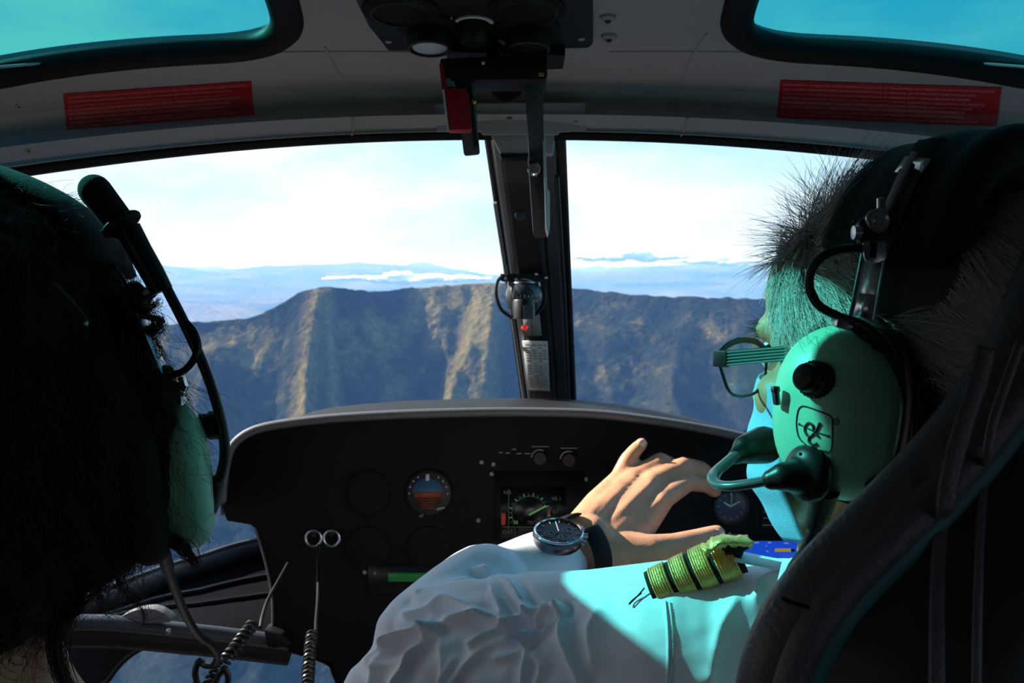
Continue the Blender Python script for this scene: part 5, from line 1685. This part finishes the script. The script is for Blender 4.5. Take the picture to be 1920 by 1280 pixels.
# cable: loop in front of the slider, down behind the cup, into its lower rear
lp_ = spline(PP([(1692, 440, .515), (1676, 458, .508), (1640, 466, .505), (1590, 466, .506), (1548, 478, .510), (1522, 505, .514), (1518, 540, .516), (1535, 572, .514), (1570, 592, .510), (1610, 606, .504), (1640, 626, .500), (1668, 662, .499), (1692, 720, .500), (1702, 780, .502), (1698, 840, .503), (1680, 885, .502), (1656, 908, .500), (1640, 908, .502)]), 8)
obj('cable_loop', tube(lp_, .0027, 10), M['cable'], hs, sharp=None)
go, gn = on_cup(1640, 905)
obj('cable_grommet', lathe([(.0060, -.002), (.0060, .002), (.0045, .003), (.0005, .003)], go, gn, 18), M['matte'], cup)
# microphone boom
bo, bn = on_cup(1520, 882)
boom = obj('boom_pivot', fuse([ball(bo + bn * .003, (.0165, .0175, .010), (es, eu, en)), cone(bo + bn * .006, .0115, P(1470, 893, .505), .0085), cone(P(1470, 893, .505), .0085, P(1447, 899, .507), .0062)], .0012, 8), M['cable'], hs, sharp=None, label='black moulded boom pivot')
obj('boom_screw', ball(P(1501, 851, .487), (.001, .001, .001), seg=8, rings=6), M['ink'], boom)
bm_ = spline(PP([(1450, 899, .507), (1410, 906, .512), (1370, 911, .520), (1346, 908, .530), (1337, 897, .540), (1343, 884, .552), (1360, 869, .562), (1380, 852, .572)]), 8)
obj('boom_tube', tube(bm_, .0030, 10, ref=UP, flat=.0040), mat('boom_grey', (0.10, 0.11, 0.12), 0.3), boom, sharp=None)
obj('microphone', fuse([cone(P(1376, 858, .572), .0050, P(1400, 842, .580), .0085), cone(P(1400, 842, .580), .0100, P(1432, 834, .592), .0130)], .0015, 6), M['cable'], boom, sharp=None)
# cord from the bottom of the cup
obj('strain_relief', tube(PP([(1546, 915, .515), (1538, 955, .525), (1528, 985, .532)]), [.0090, .0072, .0062], 14), M['cable'], hs)
obj('cord', tube(spline(PP([(1529, 980, .531), (1520, 1010, .54), (1504, 1040, .55), (1488, 1062, .56), (1478, 1090, .58), (1472, 1130, .62)]), 6), .0036, 10), M['cable'], hs)

# ------------------------------------------------------------------ spectacles
gl = thing('eyeglasses', HQ(.09, 0, -.03), 'dark-framed spectacles with ribbed temples on the pilot\'s face', 'eyeglasses')
def lens_pt(px, py):
    """on the plane of the left lens, in front of the left eye"""
    return on_plane(px, py, LP0, LN)
LP0 = P(1352, 672, .600); LN = nrm(hf * .98 + hl * .18)
lr, lu, ln = frame(LN, hu)      # lr points to the wearer's... across the lens
acr = -hl - LN * (-hl @ LN); acr = nrm(acr)
def lens_shape(cx):
    return [(cx + a, b) for a, b in ((-.004, .002), (.004, .008), (.020, .012), (.040, .012), (.052, .008), (.056, -.004), (.052, -.018), (.040, -.025), (.022, -.026), (.010, -.022), (.002, -.010))]
def lens_xy(x, y):
    return LP0 + acr * x + lu * y
for i, off in enumerate((0.0, .072)):
    shp = spline([(off + (a if i == 0 else .056 - a), b) for a, b in lens_shape(0)], 5, True)
    pts_ = [lens_xy(a, b) for a, b in shp]
    obj('lens', (pts_, [tuple(range(len(pts_)))]), M['lens'], gl, smooth=False)
    obj('rim', tube(pts_, .0011, 8, closed=True), M['frameblk'], gl)
    up_ = [p for p, (a, b) in zip(pts_, shp) if b > .002]
    obj('brow_bar', tube([lens_xy(a + off, b) for a, b in spline([(-.005, .000), (.004, .0075), (.020, .0122), (.040, .0122), (.054, .007)], 6)], .0016, 8, ref=LN, flat=.0022), M['frameblk'], gl)
obj('bridge', tube([lens_xy(a, b) for a, b in spline([(.052, .006), (.060, .009), (.070, .009), (.077, .006)], 6)], .0016, 8), M['frameblk'], gl)
he = lens_xy(-.005, .000)
obj('end_piece', box(he - hf * .004, hf, lu, hl, .012, .011, .004, .001), M['frameblk'], gl)
te = P(1478, 662, .556)
for k in range(5):
    dz = (k - 2) * .0021
    obj('temple_rib', tube([he - hf * .008 + lu * dz + hl * .001, te + lu * dz * .9], .00075, 6), mat('temple_teal', (0.10, 0.22, 0.21), 0.35) if k == 0 else bpy.data.materials['temple_teal'], gl)
tmp_ax = nrm(te - he)
obj('temple', box((he + te) / 2 - hl * .0012, tmp_ax, lu, np.cross(tmp_ax, lu), np.linalg.norm(te - he) - .008, .0098, .0012), M['frameblk'], gl)
obj('temple', box(HQ(.035, -.074, .004), hf, hu, hl, .13, .008, .0012), M['frameblk'], gl)

# ------------------------------------------------------------------ wristwatch
wd_ = nrm(WR - WR0)
wn_ = nrm(UP * .93 - FWD * .36); wn_ = nrm(wn_ - wd_ * (wn_ @ wd_) * .75)
wc = P(1047, 1003, .935)
wt = thing('wristwatch', wc - wn_ * .03, 'large black chronograph wristwatch with dark dial over the pilot\'s white cuff', 'watch')
cs_ = obj('case', lathe([(.0235, -.010), (.0265, -.006), (.0275, 0), (.0270, .003), (.0245, .0052), (.0238, .0050), (.0236, .0030), (.0005, .0030)], wc, wn_, 44, ref=wd_), M['watchsteel'], wt, sharp=30)
wr_, wu_, _ = frame(wn_, RT * -.12 + UP)
wu_ = nrm(wu_)
obj('dial', lathe([(.0236, .0031), (.0005, .0032)], wc, wn_, 40), M['dial'], wt)
def dialp(ang, r, h=.0036):
    a = math.radians(ang)
    return wc + wn_ * h + (wr_ * math.sin(a) + wu_ * math.cos(a)) * r
for k in range(12):
    obj('hour_mark', tube([dialp(30 * k, .0185), dialp(30 * k, .0222)], .0006, 5), M['white'], wt)
for ang in (90, 180, 270):
    sub = [dialp(ang, .0105) + (wr_ * math.sin(t) + wu_ * math.cos(t)) * .0052 for t in np.linspace(0, 2 * math.pi, 24, endpoint=False)]
    obj('sub_dial', tube(sub, .0005, 5, closed=True), M['grey'], wt)
    obj('sub_hand', tube([dialp(ang, .0105), dialp(ang, .0105) + wu_ * .004], .0004, 5), M['white'], wt)
obj('hour_hand', tube([dialp(0, 0, .0042), dialp(250, .012, .0042)], .0008, 6), M['chrome'], wt)
obj('minute_hand', tube([dialp(0, 0, .0046), dialp(18, .019, .0046)], .0008, 6), M['chrome'], wt)
obj('bezel', tube([wc + wn_ * .0050 + (wr_ * math.sin(t) + wu_ * math.cos(t)) * .0250 for t in np.linspace(0, 2 * math.pi, 48, endpoint=False)], .0014, 8, closed=True), M['chrome'], wt)
for off in (-28, 0, 28):
    a = math.radians(115 + off)
    o = wc + (wr_ * math.sin(a) + wu_ * math.cos(a)) * .027
    obj('crown' if off == 0 else 'pusher', lathe([(.0028, 0), (.0028, .004), (.0005, .0045)], o, nrm(o - wc), 12), M['steel'], wt)
# strap: a band round the wrist
wo = P(1086, 1034, .985); 
ba, bb, bn2 = frame(wd_, wn_)
rg = [wo + bb * (.040 * math.cos(t)) + ba * (.041 * math.sin(t)) for t in np.linspace(.35, 2 * math.pi - .35, 40)]
obj('strap', tube(rg, .0022, 8, ref=None, flat=None) if False else tube(rg, .0125, 10, ref=wd_, flat=.0022), M['rubber'], wt)
obj('strap_keeper', tube([wo + bb * (.0415 * math.cos(t)) + ba * (.0425 * math.sin(t)) + wd_ * .002 for t in np.linspace(1.2, 2.4, 16)], .0035, 8, ref=wd_, flat=.002), M['black'], wt)

# ------------------------------------------------------------------ pilot's seat
se = thing('pilot_seat', P(1700, 1500, .50), 'black leather pilot seat back with rolled edge and painted teal reflection, lower right', 'seat')
EDGE = [(2010, 330, .470), (1960, 430, .465), (1915, 540, .46), (1860, 660, .455), (1790, 765, .45), (1710, 862, .445), (1610, 965, .44), (1520, 1055, .438), (1462, 1130, .436), (1425, 1205, .436), (1404, 1290, .438), (1395, 1400, .44)]
ed_ = spline([P(a + 30, b + 14, d) for a, b, d in EDGE], 8)
obj('edge_roll', tube(ed_, .0125, 18, ref=FWD, flat=.0150), M['leather'], se, sharp=None, label='rolled leather edge')
ed2 = spline([P(a + 66, b + 34, d - .006) for a, b, d in EDGE], 8)
obj('edge_roll_inner', tube(ed2, .0110, 16, ref=FWD, flat=.0125), M['leather'], se, sharp=None)
ed3 = spline([P(a + 100, b + 56, d - .010) for a, b, d in EDGE], 8)
obj('teal_glint_strip', tube(ed3, .0050, 12, ref=FWD, flat=.0085), M['teal_glint'], se, sharp=None, label='dark teal strip painted for a reflection')  # teal reflection line on the seat, put in as a coloured strip
obj('seam', tube([p - FWD * .0118 + RT * .0 for p in spline([P(a + 44, b + 22, d) for a, b, d in EDGE], 8)], .0012, 6), M['matte'], se)
i0 = np.argmin(np.abs(proj(ed_)[1] - 1128)); 
obj('cross_seam', tube([ed_[i0] + (RT * math.cos(t) * .0152 - FWD * math.sin(t) * .0128 + UP * -.004 * math.cos(t)) for t in np.linspace(-.2, math.pi * .8, 14)], .0011, 6), M['matte'], se)
def shell_fn(u, v):
    k = u * (len(ed3) - 1); i = min(int(k), len(ed3) - 2)
    a = ed3[i] + (ed3[i + 1] - ed3[i]) * (k - i)
    px, py, d = proj(a[None])
    tgt = P(px[0] + 900 * v, py[0] + 260 * v, d[0] - .035 * math.sin(min(1, v * 2.2) * math.pi / 2) + .01 * v)
    return tgt
obj('back_shell', evaluated(*grid(50, 30, shell_fn), [('SOLIDIFY', dict(thickness=.01, offset=-1.0))]), M['seatshell'], se, sharp=None)
shell_bvh = bvh_of(grid(50, 30, shell_fn))
for q, w_ in (([(1850, 650), (1832, 720), (1806, 800), (1782, 890), (1768, 1000), (1762, 1120), (1760, 1340)], .0050), ([(1915, 640), (1886, 720), (1858, 810), (1842, 950), (1834, 1120), (1830, 1340)], .0026)):
    qq = spline(q, 8)
    obj('sheen_fold', tube([hit(shell_bvh, x, y, .42)[0] for x, y in qq], .0012, 8, ref=FWD, flat=w_), M['leather'], se, sharp=None)  # folds in lighter leather, put in for the reflected streak on the back
obj('cushion', box(A(.30, .62, Z0 - .78), (1, 0, 0), (0, 1, 0), (0, 0, 1), .46, .48, .10, .03, 4), M['leather'], se)
# ------------------------------------------------------------------ front-seat passenger
pf_ = nrm(A(-.40, .915, -.04)); plv = nrm(np.cross(A(0, 0, 1), pf_)); pu_ = np.cross(pf_, plv)
roll = math.radians(6)      # head tips a little to its right
plv, pu_ = plv * math.cos(roll) + pu_ * math.sin(roll), pu_ * math.cos(roll) - plv * math.sin(roll)
HA = P(0, 690, .635)
pp_, AQ = head_parts(HA, pf_, plv, pu_, 1.0)
nk = AQ(-.05, 0, -.19)
PB = list(pp_) + chain([(AQ(-.030, 0, -.08), .052), (nk, .056), (nk + A(0, .02, -.16), .09)])
PB += chain([(nk + A(0, 0, -.02), .052), (nk + A(-.17, .02, -.07), .055), (nk + A(-.21, .08, -.33), .042), (nk + A(-.12, .30, -.36), .032)])
PB += chain([(nk + A(0, 0, -.02), .052), (nk + A(.12, .02, -.20), .052), (nk + A(.15, .10, -.40), .042), (nk + A(.10, .32, -.36), .032)])
PB += [ball(nk + A(-.02, .03, -.28), (.13, .10, .16)), ball(nk + A(0, .04, -.45), (.15, .11, .2))]
pas = thing('person', nk + A(0, .03, -.62), 'front-seat passenger with dark curly hair seen from behind, in deep shade', 'person')
pv_, pfc = fuse(PB, .0045, 4)
pbd = obj('body', (pv_, pfc), M['skin'], pas, sharp=None)
for s in (-1, 1):
    obj('eye', ball(AQ(.066, s * .031, .0), .012, seg=14, rings=10), M['white'], pbd)
TP = [ball(nk + A(-.02, .03, -.30), (.145, .115, .17)), ball(nk + A(0, .04, -.46), (.165, .125, .2))]
TP += chain([(nk + A(-.02, 0, -.075), .05), (nk + A(-.17, .02, -.09), .060), (nk + A(-.21, .08, -.25), .052)])
TP += chain([(nk + A(.02, 0, -.14), .05), (nk + A(.12, .02, -.21), .058), (nk + A(.15, .10, -.34), .052)])
obj('dark_top', fuse(TP, .006, 6), M['darktop'], pas, sharp=None, label='dark sleeveless top')

# hair: a full curly mass, then loose curls over it
HM = [ball(AQ(-.018, 0, .030), (.108, .083, .096), (pf_, plv, pu_), 24, 16), ball(AQ(-.055, 0, -.04), (.085, .088, .11), (pf_, plv, pu_), 24, 16), ball(AQ(-.06, .02, -.12), (.075, .085, .08), (pf_, plv, pu_))]
for (px, py, d, r) in ((112, 500, .62, .035), (138, 560, .615, .032), (188, 622, .61, .030), (203, 690, .605, .033), (262, 770, .595, .030), (276, 850, .592, .028), (268, 930, .592, .028), (215, 985, .60, .027), (165, 1022, .60, .030), (110, 1045, .60, .030), (50, 1060, .60, .036), (40, 950, .585, .055), (110, 900, .58, .050), (150, 800, .58, .048), (80, 760, .575, .055), (20, 800, .575, .065), (-80, 900, .60, .08), (-60, 1060, .60, .06)):
    HM.append(ball(P(px, py, d), (r, r * .9, r), seg=18, rings=12))
hv2, hf2 = fuse(HM, .004, 8)
hn2 = normals_of(hv2, hf2)
nz_ = fbm(hv2[:, 0] * 55 + hv2[:, 1] * 20, hv2[:, 2] * 45 + hv2[:, 1] * 30, 4, 77) - .5
hv2 = hv2 + hn2 * (nz_ * .014)[:, None]
hn2 = normals_of(hv2, hf2)
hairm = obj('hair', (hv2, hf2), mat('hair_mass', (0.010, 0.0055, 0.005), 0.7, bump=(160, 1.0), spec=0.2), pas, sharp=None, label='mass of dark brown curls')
NS = 9000
fa2 = np.asarray(hf2)[:, :3]
cpt = hv2[fa2].mean(1)
cpx, cpy, cd = proj(cpt)
okf = np.nonzero((hn2[fa2[:, 0]] @ FWD < .75))[0]
pk = RNG.choice(okf, NS)
root = cpt[pk]; nn = hn2[fa2[pk, 0]]
down = np.array([0, 0, -1.0])[None] + RNG.normal(0, .35, (NS, 3))
tg = down - nn * (down * nn).sum(1)[:, None]; tg /= np.linalg.norm(tg, axis=1)[:, None]
bi = np.cross(nn, tg)
Ln = RNG.uniform(.025, .065, NS); Kc = 16
ph = RNG.uniform(0, 6.28, NS); tw = RNG.uniform(1.0, 2.6, NS); am = RNG.uniform(.0015, .0045, NS)
pts2 = np.zeros((NS, Kc, 3))
for k in range(Kc):
    t = k / (Kc - 1)
    a = ph + tw * t * 6.28
    w = am * (.3 + t)
    pts2[:, k] = root + tg * (Ln * t)[:, None] + nn * (.001 + w * (np.cos(a) + .3) * .7 - Ln * .25 * t * t * 0)[:, None] + bi * (w * np.sin(a))[:, None]
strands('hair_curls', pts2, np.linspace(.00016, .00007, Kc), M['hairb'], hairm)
# stray locks with a clear outline against the window
def lock(name, pts, r0, r1, n=40, spread=.0022):
    base = spline(PP(pts), 6)
    out = []
    for i in range(n):
        o = RNG.normal(0, spread, 3); w = RNG.uniform(.0, .0025); ph_ = RNG.uniform(0, 6.28)
        t = np.linspace(0, 1, len(base))
        off = o[None] * (1 - .55 * t)[:, None] + np.stack([np.sin(t * 9 + ph_), np.cos(t * 8 + ph_), np.sin(t * 7 + ph_ * 2)], 1) * w
        cut = int(len(base) * RNG.uniform(.75, 1.0))
        q = base + off
        idx_ = np.linspace(0, max(cut, 3) - 1, 14)
        out.append(np.stack([np.interp(idx_, np.arange(len(base)), q[:, k]) for k in range(3)], 1))
    strands(name, np.array(out), np.linspace(r0, r1, 14), M['hairb'], hairm)
lock('loose_lock', [(270, 985, .60), (310, 1000, .595), (340, 1025, .59), (362, 1050, .588), (376, 1068, .588)], .0003, .0001, 110, .0026)
lock('loose_lock', [(205, 1040, .60), (212, 1065, .595), (230, 1100, .59), (262, 1135, .588), (272, 1160, .588), (264, 1182, .588)], .0002, .00008, 26, .0012)
lock('loose_lock', [(235, 1010, .60), (250, 1050, .595), (270, 1110, .59), (288, 1170, .59)], .00016, .00006, 10, .003)
lock('loose_lock', [(170, 1050, .60), (178, 1090, .595), (192, 1125, .59), (200, 1155, .59)], .0002, .00008, 40, .003)
lock('loose_lock', [(130, 1060, .60), (100, 1130, .585), (150, 1140, .58), (128, 1158, .58), (60, 1180, .58)], .0002, .00008, 40, .002)
lock('loose_lock', [(150, 1110, .60), (118, 1160, .585), (104, 1210, .58), (116, 1260, .58), (146, 1320, .58)], .0003, .0002, 160, .0034)
lock('loose_lock', [(190, 1130, .61), (240, 1160, .61), (300, 1150, .61), (330, 1110, .62)], .00010, .00005, 14, .006)
lock('loose_lock', [(210, 470, .61), (240, 560, .605), (262, 590, .60), (285, 600, .60)], .00014, .00006, 50, .005)
lock('loose_lock', [(230, 600, .60), (265, 590, .598), (292, 570, .597), (300, 562, .597)], .0002, .00008, 60, .0022)
lock('loose_lock', [(255, 640, .60), (282, 622, .598), (298, 606, .597), (292, 590, .597)], .00024, .0001, 90, .0030)
lock('loose_lock', [(280, 620, .60), (286, 650, .598), (290, 680, .597)], .00022, .0001, 14, .0012)
lock('loose_lock', [(288, 628, .60), (298, 655, .598), (304, 674, .597)], .00022, .0001, 14, .0008)
lock('loose_lock', [(270, 700, .60), (292, 716, .598), (318, 712, .597), (332, 730, .597)], .0002, .00008, 60, .003)
lock('loose_lock', [(300, 760, .60), (322, 790, .598), (336, 850, .597), (334, 920, .597)], .0002, .00008, 120, .004)
lock('loose_lock', [(250, 540, .61), (262, 600, .605), (258, 660, .60), (268, 720, .60)], .00012, .00006, 60, .008)
# hair clip
hair_bvh = bvh_of((hv2, hf2))
hc = thing('hair_clip', hit(hair_bvh, 132, 570)[0], 'smooth grey hair clip in the passenger\'s dark curls', 'hair clip')
(ca_, _), (cb_, _) = hit(hair_bvh, 98, 532), hit(hair_bvh, 164, 606)
ca_, cb_ = ca_ - FWD * .007, cb_ - FWD * .007
cx_ = nrm(cb_ - ca_); cy_ = nrm(np.cross(cx_, FWD))
obj('clip_bar', prism(rrect(np.linalg.norm(cb_ - ca_), .0088, .004, 6), (ca_ + cb_) / 2, cx_, cy_, FWD * .004, .0012), mat('clip_grey', (0.045, 0.040, 0.055), 0.35), hc)
obj('clip_hinge', ball(cb_ + FWD * .002, .0035, seg=10, rings=8), M['steel'], hc)

# ------------------------------------------------------------------ passenger's headset
pn = nrm(A(.915, .40, .10)); pue = nrm(A(.02, .0, 1.0) - pn * pn[2]); 
po = P(348, 884, .615)
hs2 = thing('headset', po - UP * .06, 'mint green aviation headset on the passenger, microphone boom swung up', 'headset', 'headsets')
qv, qf, qs = cup_shell(po, pn, pue, .039, .053, .017)
pcup = obj('ear_cup', (qv, qf), M['cup'], hs2, sharp=60, label='mint green domed ear cup')
obj('cup_back', lathe([(.046, -.016), (.049, -.010), (.048, -.006)], po, pn, 32, ref=pue, sx=.76), M['cup'], pcup)
obj('ear_cushion', cup_ring(po, pn, pue, qs, .034, .047, -.028, .013, .012), M['pad'], hs2)
lo_ = HA * 2 - po + A(0, 0, -.02)
mv, mf, ms = cup_shell(AQ(-.01, .102, -.05), plv, pu_, .039, .053, .034)
obj('ear_cup', (mv, mf), M['cup'], hs2, sharp=60)
obj('stirrup', tube(spline(PP([(338, 722, .606), (346, 760, .600), (348, 820, .596), (345, 880, .594), (344, 930, .596)]), 6), .0012, 8, ref=RT, flat=.0065), M['bandmetal'], hs2)
obj('stirrup_bolt', lathe([(.0052, 0), (.0052, .002), (.0042, .0028), (.003, .0018), (.0005, .0018)], P(346, 950, .594), -FWD, 20), M['steel'], hs2)
obj('stirrup_hook', tube(spline(PP([(334, 942, .596), (342, 936, .594), (352, 930, .592), (360, 922, .592), (366, 924, .592), (364, 936, .592)]), 5), .0018, 8), M['frameblk'], hs2)
for (a, b, w, h, rt) in ((336, 722, .012, .004, -25), (334, 736, .010, .003, -20), (343, 716, .004, .008, 20)):
    clip(a, b, .600, w, h, rt, M['bandmetal'], hs2)
ko = P(398, 797, .612); kx = pn
fl = []
for r, h in ((.0085, -.006), (.0085, .000), (.0100, .001), (.0102, .008), (.0085, .0095), (.0005, .010)):
    fl.append((r, h))
obj('volume_knob', lathe(fl, P(388, 797, .612), nrm(A(.9, .38, .0)), 28), M['black'], pcup)
# boom: a moulded root low on the cup, a curved tube up past the face, foam microphone at the top
obj('boom_root', fuse([cone(P(366, 985, .612), .0065, P(386, 945, .608), .0095), cone(P(386, 945, .608), .0095, P(404, 905, .606), .0062)], .0014, 6), M['cable'], hs2, sharp=None)
arm = spline(PP([(400, 912, .606), (412, 895, .605), (420, 865, .604), (421, 835, .603), (416, 795, .602), (403, 745, .60), (384, 690, .598), (362, 640, .596), (338, 590, .594), (312, 540, .592)]), 8)
obj('boom_tube', tube(arm, .0036, 10), M['cable'], hs2, sharp=None)
obj('boom_sleeve', tube(PP([(304, 546, .592), (285, 510, .590), (262, 470, .588), (240, 428, .586)]), [.0074, .0078, .0080, .0082], 16), M['cable'], hs2)
mc = obj('microphone_muff', fuse([cone(P(228, 422, .586), .0100, P(178, 357, .583), .0108)], .0014, 4), M['foam'], hs2, sharp=None, label='black foam microphone muff')
obj('muff_band', tube([P(228, 420, .586) + (nrm(P(252, 404, .586) - P(204, 440, .586)) * math.cos(t) * .0118 + FWD * math.sin(t) * .0115) for t in np.linspace(0, 2 * math.pi, 28, endpoint=False)], .0022, 8, closed=True), M['rubber'], mc)
obj('boom_lead', tube(spline(PP([(326, 702, .600), (345, 694, .597), (362, 676, .595), (371, 650, .594), (364, 622, .594), (346, 602, .594), (342, 600, .594)]), 6), .0026, 8), M['cable'], hs2)
obj('lead_grommet', ball(P(312, 697, .600), (.006, .005, .005), seg=12, rings=8), M['frameblk'], hs2)
# headband: soft pad over the crown, spring strip and its pivot
hb_ = spline(PP([(-160, 300, .63), (-60, 315, .625), (20, 340, .62), (90, 372, .615), (150, 415, .61), (190, 462, .607), (208, 505, .605)]), 6)
obj('head_pad', tube(hb_, .034, 18, ref=FWD, flat=.0085), M['pad'], hs2, sharp=None)
hb2 = spline(PP([(60, 345, .612), (120, 383, .607), (175, 440, .603), (212, 500, .600), (240, 548, .598), (256, 574, .597)]), 6)
obj('spring_band', tube(hb2, .0011, 8, ref=nrm(RT + UP), flat=.0085), M['frameblk'], hs2)
obj('spring_strip', tube(spline(PP([(178, 444, .599), (208, 488, .597), (236, 532, .595), (256, 572, .594)]), 6), .0014, 6), M['chrome'], hs2)
obj('slider', tube(spline(PP([(256, 570, .597), (285, 640, .598), (312, 700, .600), (334, 722, .603)]), 6), .0011, 8, ref=RT, flat=.006), M['bandmetal'], hs2)
obj('pivot_block', fuse([ball(P(252, 546, .596), (.0068, .006, .0075)), ball(P(263, 566, .595), (.0075, .006, .0075)), ball(P(283, 548, .596), (.0045,) * 3)], .0012, 4), M['frameblk'], hs2, sharp=None)
obj('pivot_pin', tube(PP([(272, 552, .592), (286, 546, .592)]), .0028, 10), M['chrome'], hs2)
obj('band_lead', tube(spline(PP([(252, 534, .594), (238, 540, .592), (231, 556, .592), (234, 574, .594), (262, 590, .594), (290, 596, .594), (306, 604, .594)]), 6), .0020, 8), M['cable'], hs2)
# its cord, down to the knot with the coiled cord
obj('cord', tube(spline(PP([(306, 1030, .612), (315, 1065, .64), (330, 1108, .68), (348, 1152, .73), (372, 1190, .78), (396, 1208, .83), (408, 1228, .87), (400, 1246, .89), (384, 1246, .90), (370, 1236, .90)]), 8), [.0046] * 9 + [.0034] * 64, 10), M['cable'], hs2, sharp=None)
